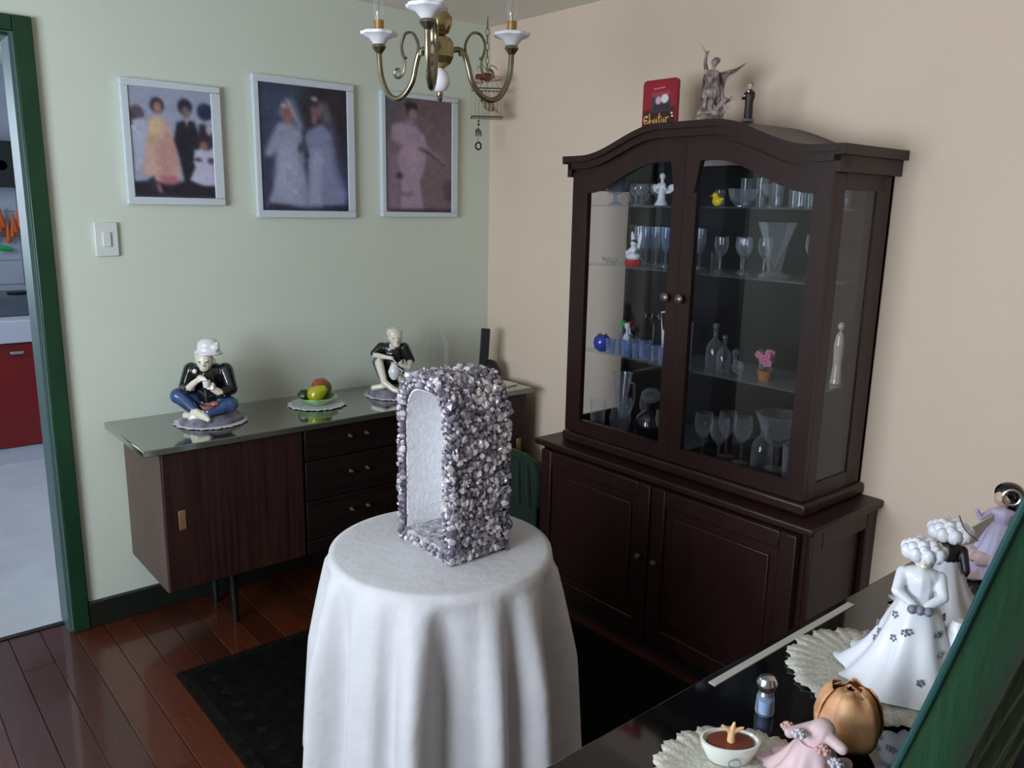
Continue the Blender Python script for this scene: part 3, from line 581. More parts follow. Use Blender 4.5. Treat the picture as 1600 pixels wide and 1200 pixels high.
gw(gl_bowl(.046, .055, 30, .05), 'crystal_bowl', -1.555, -.22, 3, 'cut crystal bowl in the middle of the top cabinet shelf', 'glass bowl', 'crystal')
gw(gl_compote(.035, .07), 'crystal_compote', -1.645, -.20, 3, 'cut crystal sugar bowl right of the larger crystal bowl', 'glass bowl', 'crystal')
for i, (y, x) in enumerate(((-1.47, -.08), (-1.53, -.08), (-1.59, -.08), (-1.65, -.08), (-1.71, -.09), (-1.72, -.16), (-1.77, -.10), (-1.785, -.18), (-1.83, -.10), (-1.85, -.17))):
    gw(gl_tumbler(.020, .093), 'highball_glass', y, x, 3, 'tall straight glass, %s from the left at the back of the top shelf' % nth2(), 'glass', 'crystal', 'tall straight glasses on the top shelf')
# second shelf
fl_pos = [(-1.02, -.07), (-1.05, -.12), (-1.075, -.07), (-1.095, -.13), (-1.13, -.08), (-1.15, -.14), (-1.185, -.08), (-1.205, -.15), (-1.24, -.08), (-1.26, -.15), (-1.29, -.09), (-1.33, -.12)]
ORD = ['first', 'second', 'third', 'fourth', 'fifth', 'sixth', 'seventh', 'eighth', 'ninth', 'tenth']
cnt = {}
def nth(row): cnt[row] = cnt.get(row, -1)+1; return ORD[cnt[row]]
for y, x in fl_pos: gw(gl_flute(.019, .135), 'champagne_flute', y, x, 2, 'tall clear flute, %s from the left in the %s row, second shelf' % ((nth('fb'), 'back') if x > -.10 else (nth('ff'), 'front')), 'glass', 'paleblue' if (int(y*1000) % 2) else 'crystal', 'flutes on the second shelf')
a = thing('doll_figurine', 'small white seated doll figurine on a red base, second cabinet shelf', 'figurine', (-.255, -1.145, SHZ[2]+.0005))
MB().lathe([(.026, 0), (.032, .012), (.026, .022), (.001, .024)], n=20, wav=lambda t, q: 1+.05*math.cos(8*t)).build('base', 'red', a)
b = MB(); b.ell((0, 0, .034), (.024, .03, .017)); b.ell((0, 0, .055), (.012, .014, .018)); b.ell((0, 0, .078), .012); b.cap((0, .012, .06), (-.016, .018, .046), .005); b.cap((0, -.012, .06), (-.016, -.018, .046), .005); b.build('body', 'porcelain', a, remesh=.0018)
MB().ell((.003, 0, .083), (.0125, .0125, .010)).build('hair', 'black', a)
for s in (-1, 1): MB().ell((.012, s*.014, .085), (.004, .009, .036), rot=Matrix.Rotation(-s*.2, 3, 'X')).build('wing', 'porcelain', a)
gw(gl_bowl(.035, .02), 'glass_dish', -.985, -.2, 2, 'shallow glass dish at the far left of the second shelf', 'glass dish', 'crystal')
gw(gl_tumbler(.018, .06), 'shot_glass', -1.42, -.15, 2, 'short clear glass behind the centre stile on the second shelf', 'glass')
for y, x in ((-1.475, -.20), (-1.515, -.14), (-1.565, -.2), (-1.60, -.14)): gw(gl_goblet(.024, .115), 'wine_glass', y, x, 2, 'stemmed wine glass, %s from the left before the crystal vase, second shelf' % nth('wg'), 'glass', 'clear', 'wine glasses left of the crystal vase')
gw(gl_vase(.055, .165), 'crystal_vase', -1.675, -.2, 2, 'large flared cut crystal vase on the second shelf', 'vase', 'crystal')
gw(gl_goblet(.026, .13), 'wine_glass', -1.755, -.12, 2, 'large wine glass right of the crystal vase', 'glass', 'crystal')
gw(gl_goblet(.024, .12), 'wine_glass', -1.82, -.16, 2, 'last wine glass at the right end of the second shelf', 'glass', 'crystal')
# third shelf
a = thing('candle_globe', 'round cobalt blue glass globe at the left of the third shelf', 'candle holder', (-.275, -1.032, SHZ[1]+.0005))
MB().lathe([(.014, 0), (.028, .012), (.033, .032), (.028, .052), (.018, .060), (.016, .060), (.001, .05)], n=24).build('globe', 'cobalt', a)
MB().lathe([(.019, .0605), (.020, .064), (.016, .064), (.015, .0605)], n=20, cap=False).build('rim', 'steel', a)
for y, x, capm, lab in ((-1.03, -.16, 'green_cap', 'tiny bottle with a green cap behind the cobalt globe'), (-1.062, -.16, 'red', 'tiny bottle with a red cap beside the green-capped one'), (-1.085, -.2, 'white_plain', 'tiny bottle with a white cap in front of the dark ornament')):
    a = thing('miniature_bottle', lab, 'bottle', (x, y, SHZ[1]+.0005)); gl_bottle(.015, .085).build('bottle_body', 'white_plain' if capm != 'green_cap' else 'paleblue', a); MB().lathe([(.010, .086), (.011, .105), (.001, .107)], n=12).build('cap', capm, a)
a = thing('dark_ornament', 'dark metal ornament of curled leaves above the small glasses, third shelf', 'ornament', (-.09, -1.12, SHZ[1]+.0005))
b = MB(); b.lathe([(.03, 0), (.026, .008), (.006, .02), (.005, .10)], n=12)
for k in range(11):
    t = 2*PI*k/11; b.tube([(0, 0, .095), (.02*math.cos(t), .025*math.sin(t), .125), (.032*math.cos(t), .05*math.sin(t), .135), (.036*math.cos(t), .06*math.sin(t), .12)], [.003, .005, .006, .003], 6)
b.build('stand', 'silverbits', a)
for i, (y, x) in enumerate(((-1.085, -.285), (-1.125, -.275), (-1.165, -.29), (-1.205, -.275), (-1.15, -.22), (-1.195, -.215), (-1.245, -.285), (-1.285, -.27), (-1.33, -.285))):
    gw(gl_tumbler(.0185, .055), 'blue_tumbler', y, x, 1, 'short blue-tinted tumbler, %s from the left in the %s row of the third shelf' % ((nth('tf'), 'front') if x < -.24 else (nth('tb'), 'back')), 'glass', 'paleblue', 'blue-tinted tumblers on the third shelf')
a = thing('gift_box', 'folded white card box with dark opening beside the centre stile, third shelf', 'box', (-.16, -1.27, SHZ[1]+.0005))
MB().prism([(-.05, 0), (.04, 0), (.055, .16), (-.01, .17)], -.01, .01, 'x').build('front_panel', 'white_plain', a); MB().prism([(.0, .10), (.04, .095), (.052, .155), (.0, .165)], -.0125, -.0105, 'x').build('opening', 'red_dark', a)
MB().box((.03, 0, .065), (.05, .08, .13)).build('body', 'white_plain', a)
gw(gl_decanter(.028, .15), 'decanter', -1.447-.03, -.2, 1, 'clear glass decanter just right of the centre stile, third shelf', 'decanter', 'crystal')
gw(gl_decanter(.024, .12), 'decanter', -1.53, -.22, 1, 'smaller glass decanter second from the centre stile, third shelf', 'decanter', 'clear')
a = thing('crystal_animal', 'small clear crystal animal figurine between decanter and pink flowers', 'figurine', (-.24, -1.60, SHZ[1]+.0025))
MB().ell((0, 0, .025), (.014, .022, .022)).cap((0, .01, .035), (0, .016, .06), .007).ell((0, .012, .072), .011).cap((0, -.01, .01), (0, -.012, 0.003), .006).build('body', 'crystal', a, remesh=.002)
gw(gl_tumbler(.024, .085), 'glass_jar', -1.655, -.17, 1, 'tall plain glass jar behind the pink flower pot', 'jar')
a = thing('flower_pot', 'copper-coloured pot with pink flowers on the third shelf', 'flower pot', (-.235, -1.695, SHZ[1]+.0005))
MB().lathe([(.016, 0), (.024, .03), (.026, .032), (.022, .032), (.001, .026)], n=18).build('pot', 'terracotta', a)
fb = MB(); Rf = random.Random(5)
for k in range(14):
    t = Rf.random()*6.28; q = .026*math.sqrt(Rf.random()); c_ = Vector((q*math.cos(t), q*math.sin(t), .055+Rf.random()*.03))
    for j in range(5): fb.ell(c_+Vector((0, .007*math.cos(j*1.256), .007*math.sin(j*1.256))), (.003, .006, .006), 6, 4)
fb.build('blossom', 'pinkflower', a)
MB().tube([(0, 0, .03), (0, .004, .06)], .003, 6).tube([(0, 0, .03), (0, -.008, .055)], .003, 6).build('stem', 'stem', a)
a = thing('purple_flowers', 'small vase with purple and pink flowers at the right end of the third shelf', 'flowers', (-.17, -1.80, SHZ[1]+.0005))
gl_decanter(.02, .07).build('vase', 'paleblue', a)
fb = MB()
for k in range(7): fb.ell((.012*math.cos(k*.9), .016*math.sin(k*.9), .085+.006*k), (.007, .009, .007), 7, 5)
fb.build('blossom', 'purple', a); MB().ell((-.012, -.02, .075), (.009, .012, .012), 8, 5).build('blossom', 'pinkflower', a, label='pink blossom'); MB().tube([(0, 0, .06), (0, 0, .12)], .002, 5).build('stem', 'stem', a)
a = thing('white_saint_figurine', 'slim white figurine seen through the cabinet side glass, third shelf', 'figurine', (-.09, -1.855, SHZ[1]+.0005))
MB().lathe([(.02, 0), (.018, .01), (.014, .06), (.017, .12), (.013, .15), (.006, .162)], n=14).ell((0, 0, .178), (.011, .011, .014)).build('body', 'fig_cream', a, remesh=.002)
# bottom
a = thing('glass_jug', 'tall waisted glass pitcher with handle at the left of the cabinet floor', 'jug', (-.17, -1.045, SHZ[0]+.0005)); gl_jug(.05, .22).build('body', 'crystal', a)
gw(gl_tumbler(.030, .13), 'tall_tumbler', -1.035, -.285, 0, 'tall clear tumbler in front of the glass pitcher', 'glass')
a = thing('dark_bottle', 'squat dark blue bottle with grey stopper on the cabinet floor', 'bottle', (-.21, -1.225, SHZ[0]+.0005))
gl_bottle(.05, .15).build('bottle_body', 'darkbottle', a); MB().lathe([(.02, .145), (.032, .16), (.036, .18), (.02, .195), (.001, .198)], n=16).build('stopper', 'crystal', a)
for y, x in ((-1.11, -.22), (-1.13, -.12), (-1.31, -.24)): gw(gl_goblet(.028, .14), 'goblet', y, x, 0, 'clear goblet, %s' % {'first': 'between glass pitcher and dark bottle on the cabinet floor', 'second': 'behind the dark bottle near the cabinet back', 'third': 'right of the dark bottle beside the centre stile'}[nth('gb')], 'glass', 'clear', 'goblets around the dark bottle')
gw(gl_compote(.075, .19), 'glass_cake_stand', -1.70, -.13, 0, 'large footed glass bowl at the right of the cabinet floor', 'glass bowl', 'clear')
gw(gl_bottle(.034, .175), 'glass_carafe', -1.715, -.24, 0, 'clear glass carafe in front of the large footed bowl', 'carafe', 'clear')
gw(gl_tumbler(.035, .12), 'ice_bucket', -1.80, -.20, 0, 'wide clear glass at the right end of the cabinet floor', 'glass', 'clear')
for y, x in ((-1.47, -.22), (-1.51, -.14), (-1.55, -.24), (-1.585, -.16)): gw(gl_goblet(.033, .16), 'goblet', y, x, 0, 'large clear goblet, %s from the left on the cabinet floor behind the right door' % nth('lg'), 'glass', 'clear', 'large goblets behind the right door')

# ---- on top of the cornice
TOPZ = 1.665+.062+.088
bk = thing('music_gift_card', 'red upright printed card with gold script and a small group photo on the cabinet top', 'card', (-.27, -1.245, arch(-1.25, 1.727, .088)+.001))
bk.matrix_basis = Matrix.Translation(bk.location)
pc = Paint(44, 64, (150, 20, 40)); pc.p([(0, .6), (1, .55), (1, 1), (0, 1)], (56, 12, 16), .05).p([(.25, .2), (.82, .17), (.86, .62), (.24, .64)], (66, 58, 66)).p([(.25, .2), (.82, .17), (.82, .28), (.25, .3)], (160, 60, 76)).e(.46, .38, .09, .09, (206, 170, 180)).e(.66, .35, .12, .1, (232, 214, 216)).p([(.3, .48), (.82, .46), (.82, .6), (.3, .62)], (44, 42, 50))
pc.p([(.30, .105), (.66, .09), (.66, .115), (.30, .13)], (232, 150, 160)).e(.11, .73, .04, .02, (236, 220, 190)).e(.09, .81, .04, .02, (236, 220, 190)).e(.90, .68, .04, .02, (236, 220, 190)).e(.92, .75, .04, .02, (236, 220, 190))
tl = MB(); hh = .158; ww = .145; rot = Matrix.Rotation(math.radians(-10), 3, 'Z')
tl.prism([(-ww/2, 0), (ww/2, 0), (ww/2, hh-.012), (ww/2-.004, hh-.004), (ww/2-.012, hh), (-ww/2+.012, hh), (-ww/2+.004, hh-.004), (-ww/2, hh-.012)], -.006, .006, 'x')
tl.build('card_body', 'red_card', bk)
# printed face (faces -x); left edge is at larger y
print_mesh('printed_face', pc, (-.0066-.27, -1.245+ww/2-.006, bk.location.z+hh-.012), (0, -(ww-.012), 0), (0, 0, -(hh-.016)), bk)
# gold script lettering (flat tube strokes)
sg = MB(); base_z = .020; x_ = -.0085
def stroke(pts): sg.tube([(x_, .062-.118*u, base_z+.030*v) for u, v in pts], .0019, 5)
stroke([(.12, .9), (.03, .75), (0, .4), (.04, .05), (.14, .05), (.18, .3)]); stroke([(.2, 1.1), (.22, 0), (.28, .4), (.33, .35), (.35, 0)]); stroke([(.4, .5), (.38, .1), (.44, .05), (.47, .5), (.49, .05)]); stroke([(.56, 1.05), (.56, .1), (.6, .0)]); stroke([(.51, .6), (.63, .68)])
stroke([(.66, .5), (.64, .1), (.70, .05), (.73, .5), (.75, .05)]); stroke([(.8, .6), (.8, 0)]); stroke([(.8, .4), (.86, .62), (.9, .5)]); stroke([(.12, -.25), (.4, -.38), (.7, -.3), (.9, -.05)])
sg.build('gold_script', 'gold_ink', bk)

an = thing('archangel_statue', 'grey plaster statue of a winged angel raising a sword over a fallen figure', 'statue', (-.25, -1.425, TOPZ+.001), rz=math.radians(-70))
# local frame: x to the viewer's right, y away from the viewer
b = MB()
b.lathe([(.050, 0), (.048, .012), (.040, .02), (.03, .028)], n=12, wav=lambda t, q: 1+.1*math.cos(3*t))
b.ell((.02, 0, .028), (.03, .022, .016)); b.ell((-.022, 0, .028), (.018, .018, .018))
b.cap((-.012, 0, .035), (-.014, 0, .065), .007, .008); b.cap((-.014, 0, .065), (-.008, 0, .10), .009, .012)    # standing leg
b.cap((.01, -.01, .045), (.014, -.012, .072), .007, .009); b.cap((.014, -.012, .072), (.002, 0, .10), .010, .012)
b.ell((-.003, 0, .105), (.018, .014, .016)); b.ell((-.002, 0, .098), (.022, .016, .02)); b.cap((-.003, 0, .11), (.002, 0, .145), .014, .016); b.ell((.002, 0, .15), (.02, .012, .012))
b.cap((.006, 0, .16), (.008, 0, .172), .006); b.ell((.010, -.002, .182), (.011, .012, .013)); b.ell((.014, .003, .188), (.013, .012, .010))
b.cap((-.014, 0, .155), (-.020, -.004, .182), .007, .006); b.cap((-.020, -.004, .182), (-.016, -.006, .207), .006, .0045); b.ell((-.015, -.006, .210), .006)
b.cap((.018, 0, .152), (.026, -.012, .128), .007, .006); b.cap((.026, -.012, .128), (.028, -.02, .108), .006, .0045)
for k in range(7): b.cap((-.018+.006*k, -.006, .098), (-.022+.0075*k, -.008, .078+.003*(k % 2)), .004, .003, 6)
b.cap((.010, .006, .14), (.022, .012, .07), .010, .014); b.cap((.02, .012, .1), (.026, .012, .045), .012, .008)
b.build('body', 'angel', an, remesh=.0022)
MB().tube([(-.014, -.006, .203), (-.022, -.006, .218), (-.036, -.006, .238)], [.0022, .0028, .001], 6, flat=.5).cap((-.018, -.006, .206), (-.010, -.006, .216), .002).build('sword', 'angel', an)
def wing(sx, L, zz, yy):
    q = MB()
    for k in range(13):
        t = k/12; q.tube([(.008*sx, yy, .150-.003*k), (sx*(.03+.01*t), yy+.004, .152-.006*k), (sx*(L*.7-.045*t), yy+.005, (.152+zz)/2-.020*t-.004), (sx*(L-.062*t), yy+.006, zz-.055*t)], [.004, .0075, .0062, .0015], 6, flat=.45)
    return q
wing(1, .105, .178, .012).build('wing', 'angel', an); wing(-1, .03, .165, .03).build('wing', 'angel', an)
b = MB(); b.cap((.028, -.004, .040), (.044, -.004, .058), .010, .011); b.ell((.052, -.006, .068), .010); b.cap((.044, -.004, .058), (.062, -.01, .044), .005, .004); b.cap((.03, 0, .04), (.046, 0, .034), .007); b.cap((.05, 0, .060), (.072, .004, .082), .004, .002); b.cap((.05, 0, .060), (.08, .004, .074), .0035, .0015)
b.build('fallen_figure', 'angel', an, remesh=.002)

mk = thing('monk_figurine', 'small dark-robed saint figurine, rightmost on the cabinet top', 'figurine', (-.25, -1.573, arch(-1.573, 1.727, .088)+.001), rz=math.radians(-75))
MB().lathe([(.019, 0), (.019, .008), (.013, .010)], n=16).build('base', 'fig_rock', mk)
MB().lathe([(.013, .010), (.012, .05), (.014, .078), (.011, .088), (.005, .094)], n=16, wav=lambda t, q: 1+.05*math.cos(7*t)*(1-q)).cap((-.012, -.002, .082), (-.017, -.008, .068), .005).cap((-.017, -.008, .068), (-.008, -.013, .072), .0045).cap((.012, -.002, .082), (.014, -.01, .066), .005).build('robe', 'monk', mk, remesh=.0014)
MB().ell((0, 0, .103), (.0075, .008, .010)).ell((-.001, -.008, .102), (.002, .003, .002)).cap((0, 0, .09), (0, 0, .096), .004).build('head', 'skin', mk, remesh=.001)
MB().ell((0, .002, .108), (.008, .008, .007)).build('hair', 'hairgrey', mk); MB().ell((0, -.0125, .087), (.0035, .002, .0035)).ell((-.011, -.013, .074), .004).build('collar', 'fig_cream', mk)

# ------------------------------------------------------------------ chandelier
HB = Vector((-1.23, -1.35, 1.918))
ch = thing('chandelier', 'brass chandelier with three curved arms and white porcelain cups hanging from the ceiling', 'chandelier', tuple(HB))
b = MB(); b.lathe([(.010, -.042), (.026, -.032), (.034, -.016), (.034, .016), (.026, .028), (.012, .034)], n=8); b.build('hub', 'brass', ch, ang=20)
MB().lathe([(.010, .032), (.022, .040), (.031, .060), (.030, .075), (.018, .092), (.008, .098)], n=24).build('upper_ball', 'brass', ch)
MB().lathe([(.006, .098), (.012, .11), (.028, .135), (.022, .165), (.01, .18)], n=24).build('porcelain_ball', 'porcelain', ch)
MB().tube([(0, 0, .18), (0, 0, 2.34-HB.z-.03)], .006, 10).lathe([(.055, 2.34-HB.z-.001), (.052, 2.34-HB.z-.02), (.02, 2.34-HB.z-.045), (.006, 2.34-HB.z-.05)], n=24).build('stem', 'brass', ch)
MB().lathe([(.010, -.042), (.019, -.050), (.026, -.066), (.026, -.078), (.018, -.092), (.008, -.097)], n=24).build('porcelain_ball', 'porcelain', ch)
MB().lathe([(.007, -.096), (.008, -.104), (.006, -.108), (.0075, -.113), (.003, -.122), (.0005, -.128)], n=12).build('finial', 'antique', ch)
def spline(P, n=6):
    P = [Vector(p) for p in P]; out = []
    for i in range(len(P)-1):
        p0, p1, p2, p3 = P[max(i-1, 0)], P[i], P[i+1], P[min(i+2, len(P)-1)]
        for k in range(n):
            t = k/n; out.append(.5*((2*p1)+(p2-p0)*t+(2*p0-5*p1+4*p2-p3)*t*t+(-p0+3*p1-3*p2+p3)*t**3))
    out.append(P[-1]); return out
RA = .197
for ang in (math.radians(227), math.radians(347), math.radians(107)):
    mt = Matrix.Rotation(ang, 4, 'Z')
    arm = [(.030, 0, .002), (.050, 0, .006), (.066, 0, -.004), (.076, 0, -.03), (.088, 0, -.068), (.115, 0, -.098), (.145, 0, -.106), (.172, 0, -.088), (.192, 0, -.045), (RA, 0, .002), (RA, 0, .012)]
    o = MB().tube(spline(arm), .0072, 12).lathe([(.008, 0), (.008, .012)], (.058, 0, -.008), 12).xf(mt).build('arm', 'antique', ch)
    scr = [(.072, 0, -.014), (.068, 0, .018), (.084, 0, .046), (.108, 0, .048), (.122, 0, .026), (.118, 0, -.002), (.108, 0, -.010)]
    scr2 = [(.118, 0, .002), (.112, 0, -.024), (.118, 0, -.046), (.134, 0, -.056), (.146, 0, -.048), (.142, 0, -.036), (.132, 0, -.034), (.130, 0, -.042)]
    MB().tube(spline(scr), [.005]*len(spline(scr)), 7, flat=.7).tube(spline(scr2), .0034, 6).xf(mt).build('scroll', 'antique', o)
    MB().lathe([(.006, .006), (.018, .022), (.017, .028), (.010, .030)], (RA, 0, 0), 20).xf(mt).build('cup_holder', 'antique', ch)
    MB().lathe([(.014, .030), (.026, .044), (.045, .052), (.047, .058), (.044, .060), (.024, .052), (.010, .044)], (RA, 0, 0), 40, wav=lambda t, q: 1+(.045*math.cos(8*t) if .3 < q < .9 else 0)).xf(mt).build('drip_cup', 'porcelain', ch)
    MB().lathe([(.0125, .048), (.0125, .088), (.010, .088), (.001, .086)], (RA, 0, 0), 20).xf(mt).build('candle_sleeve', 'gold_sleeve', ch)
    o = MB().lathe([(.008, .086), (.0125, .105), (.0135, .122), (.009, .150), (.003, .172), (.0005, .182)], (RA, 0, 0), 16).xf(mt).build('bulb', 'clear', ch)
    MB().tube([(RA, 0, .09), (RA-.002, 0, .12), (RA+.001, 0, .14), (RA+.003, 0, .12), (RA+.001, 0, .092)], .0009, 5).xf(mt).build('filament', 'steel', o)

# ------------------------------------------------------------------ hanging birdcage
cg = thing('hanging_birdcage', 'small ivory wire birdcage with red flowers and a bird, hanging near the room corner', 'birdcage', (-.15, -.164, 1.93), rz=math.radians(-35))
CW, CD, C0, C1 = .066, .045, -.004, .112
b = MB()
for k in range(9):
    x_ = -CW+2*CW*k/8
    for y_ in (-CD, CD): b.tube([(x_, y_, C0), (x_, y_, C1)], .0016, 5)
for k in range(1, 5):
    for x_ in (-CW, CW): b.tube([(x_, -CD+2*CD*k/5, C0), (x_, -CD+2*CD*k/5, C1)], .0016, 5)
for k in range(5):
    x_ = CW*(1-k/2.4) if False else -CW+2*CW*k/4
    for y_ in (-CD, CD): b.tube([(x_, y_, C1), (x_*.35, y_*.4, C1+.055), (0, 0, C1+.072)], .0016, 5)
b.build('wire_bars', 'wirecage', cg)
for z_ in (C0, C1): MB().box((0, -CD, z_), (2*CW+.006, .004, .005)).box((0, CD, z_), (2*CW+.006, .004, .005)).box((-CW, 0, z_), (.004, 2*CD, .005)).box((CW, 0, z_), (.004, 2*CD, .005)).build('rail', 'darkwire', cg)
MB().box((0, 0, C0-.001), (2*CW, 2*CD, .002)).build('floor_tray', 'wirecage', cg)
b = MB()
zc = C1+.072
while zc < 2.34-1.93-.03:
    k = len(b.v); alt = int(round(zc*1000)) % 2
    b.tube([(.007*math.cos(t)*(1 if alt else .3), .007*math.cos(t)*(.3 if alt else 1), zc+.017+.018*math.sin(t)) for t in [2*PI*i/10 for i in range(11)]], .0018, 5, cap=False); zc += .029
b.tube([(0, 0, zc-.002), (0, 0, 2.34-1.93-.002)], .002, 6)
b.build('chain', 'antique', cg)
for s in (-1, 1): MB().tube(spline([(0, 0, C1+.075), (s*-.02, 0, C1+.10), (s*-.045, 0, C1+.085)]), .0018, 5).build('scroll', 'antique', cg)
def flower(c, r, m, par, name='flower', seed=1):
    q = MB(); rr = random.Random(seed)
    for ring, n_ in ((1, 6), (.55, 5)):
        for k in range(n_):
            t = 2*PI*k/n_+ring; p = Vector(c)+Vector((r*.55*ring*math.cos(t), r*.5*ring*math.sin(t), r*.25*(1-ring)+rr.uniform(-.1, .1)*r))
            q.ell(p, (r*.45, r*.4, r*.28), 7, 5)
    return q.build(name, m, par)
flower((-.01, -.03, C1+.045), .045, 'redflower', cg, seed=1); flower((.035, -.03, C1+.040), .032, 'pinkpale', cg, seed=2); flower((-.042, -.03, C1+.028), .028, 'pinkpale', cg, seed=3)
b = MB(); b.ell((.012, 0, .045), (.030, .018, .022), rot=Matrix.Rotation(.5, 3, 'Y')); b.ell((-.012, 0, .068), .014); b.cap((-.024, 0, .068), (-.032, 0, .064), .004, .001); b.cap((.03, 0, .035), (.055, 0, .015), .008, .003)
b.build('bird', 'bird', cg, remesh=.002)
b = MB(); px_ = -.035
b.tube([(px_, -.01, C0), (px_, -.01, -.05)], .0009, 4); b.ell((px_, -.01, -.02), .005, 8, 5); b.ell((px_, -.01, -.034), .006, 8, 5)
for k in range(3):
    b.tube([(px_, -.01, -.05), (px_+.009*(k-1), -.01, -.058-.004*k), (px_+.011*(k-1), -.01, -.085)], [.0015, .006, .003], 6)
b.tube([(px_, -.01, -.085), (px_, -.01, -.112)], .0009, 4); b.build('bead_pendant', 'silverbits', cg)
MB().tube([(px_+.012*math.cos(t), -.01, -.125+.015*math.sin(t)) for t in [2*PI*i/14 for i in range(15)]], .004, 6, cap=False).build('pendant_ring', 'black', cg)

# ------------------------------------------------------------------ round table, cloth, shrine
TZ = .705; TC = (-1.34, -1.515); TR = .278
rt_ = thing('round_table', 'small round pedestal table hidden under the white cloth', 'table', (TC[0], TC[1], 0.009))
MB().lathe([(TR-.012, TZ-.033), (TR-.006, TZ-.03), (TR-.006, TZ-.014), (TR-.012, TZ-.012)], n=48).build('tabletop', 'hutch', rt_)
MB().lathe([(.03, .03), (.045, .10), (.025, .2), (.035, .5), (.06, TZ-.035)], n=20).build('pedestal', 'hutch', rt_)
for k in range(3): t = 2*PI*k/3; MB().tube([(0, 0, .08), (.14*math.cos(t), .14*math.sin(t), .05), (.2*math.cos(t), .2*math.sin(t), .012)], [.02, .016, .012], 10).build('leg', 'hutch', rt_)
def cloth_r(t, s):       # s = 0 at rim, 1 at hem
    g = 0
    for k, (f, ph, a_) in enumerate(((13, .4, 1.), (8, 1.9, .6), (21, .9, .45), (5, 2.6, .4))): g += a_*math.sin(f*t+ph+.5*math.sin(2*t+k))
    g /= 2.2; g = math.copysign(abs(g)**.75, g)
    amp = .004+.054*min(1, s*2.2)**.9
    return TR+.004+.052*s**.8+amp*g
prof = []; NT = 288; vs = []; fs = []
rings = [(0.0, TZ)]+[(TR*q, TZ) for q in (.3, .6, .85, .95)]
for r_, z_ in rings[1:]: vs += [(r_*math.cos(2*PI*j/NT), r_*math.sin(2*PI*j/NT), z_) for j in range(NT)]
NS = 34
vs += [((TR+.001)*math.cos(2*PI*j/NT), (TR+.001)*math.sin(2*PI*j/NT), TZ-.002) for j in range(NT)]
HEM = .13
for i in range(1, NS+1):
    s_ = i/NS
    for j in range(NT):
        t = 2*PI*j/NT; r_ = cloth_r(t, s_) if i > 1 else (TR+.005); z_ = TZ-.006-(TZ-HEM)*s_+.012*s_*math.sin(11*t)
        vs.append((r_*math.cos(t), r_*math.sin(t), z_))
nr = 4+1+NS
vs.append((0, 0, TZ)); ci = len(vs)-1
for i in range(nr-1):
    for j in range(NT): fs.append((i*NT+j, i*NT+(j+1) % NT, (i+1)*NT+(j+1) % NT, (i+1)*NT+j))
for j in range(NT): fs.append((ci, (j+1) % NT, j))
b = MB(); b.add(vs, fs); o = b.build('tablecloth', 'cloth', ang=180); o.location = (TC[0], TC[1], 0); tag(o, 'long white damask cloth draped in folds over the small round table', 'tablecloth')
sd = o.modifiers.new('thick', 'SOLIDIFY'); sd.thickness = .0015; sd.offset = -1

SX0, SX1, SY0, SY1 = -1.402, -1.215, -1.640, -1.404    # shrine footprint
SH = .455
sh = thing('crystal_grotto', 'amethyst-chip grotto with arched white niche standing on the round table', 'shrine', ((SX0+SX1)/2, (SY0+SY1)/2, TZ+.001)); sh.matrix_basis = Matrix.Translation(sh.location)
syc = 0; hw = (SY1-SY0)/2-.008; dx = (SX1-SX0)/2-.006
def sec(w_, h_, sp=.75, n=18):      # closed arch outline, from bottom right up and over
    pts = [(-w_, 0)]
    for i in range(n+1):
        t = PI*i/n; pts.append((-w_*math.copysign(abs(math.cos(t))**.6, math.cos(t)), h_*sp+h_*(1-sp)*math.sin(t)**.9))
    pts.append((w_, 0)); return pts
outer = sec(hw, SH-.01); inner = sec(hw-.022, SH-.045, .78)
b = MB(); b.strip([(y, z+ (0.02 if i in (0, len(inner)-1) else 0)) for i, (y, z) in enumerate(inner)], outer, -dx, dx); b.build('shell', 'mortar', sh, smooth=False)
b = MB(); b.prism(outer, dx-.02, dx); b.build('back', 'mortar', sh, smooth=False)
b = MB()
inn2 = sec(hw-.026, SH-.049, .78); b.strip(inn2, inner, -dx+.006, dx-.02); b.prism([(y, max(z, .0)) for y, z in inner], dx-.024, dx-.0195); b.build('niche_lining', 'shrine_in', sh, smooth=False)
nf = MB()
for ix in range(7):
    for iy in range(9): nf.box((-dx+.012+ix*.0235, -hw+.03+iy*.0205, .034+R.uniform(-.003, .003)), (.026, .024, .012), rz=R.uniform(-.4, .4), rx=R.uniform(-.15, .15))
MB().b2((-dx, -hw+.004, 0), (dx-.02, hw-.004, .034)).build('niche_floor', 'shrine_floor', sh); nf.build('floor_pebbles', 'shrine_floor', sh, smooth=False, kind='stuff')
MB().ell((-dx+.012, -hw+.032, .062), (.007, .006, .012), 6, 4).build('red_gem', 'red_dark', sh, smooth=False, label='small dark red stone')
MB().ell((-dx+.008, -hw+.034, .088), (.009, .009, .020), 6, 4).build('white_crystal', 'shrine_in', sh, smooth=False, label='white crystal point')
MB().ell((-dx+.03, -hw+.045, SH-.085), (.012, .018, .016), 7, 5).build('white_crystal', 'shrine_in', sh, smooth=False)
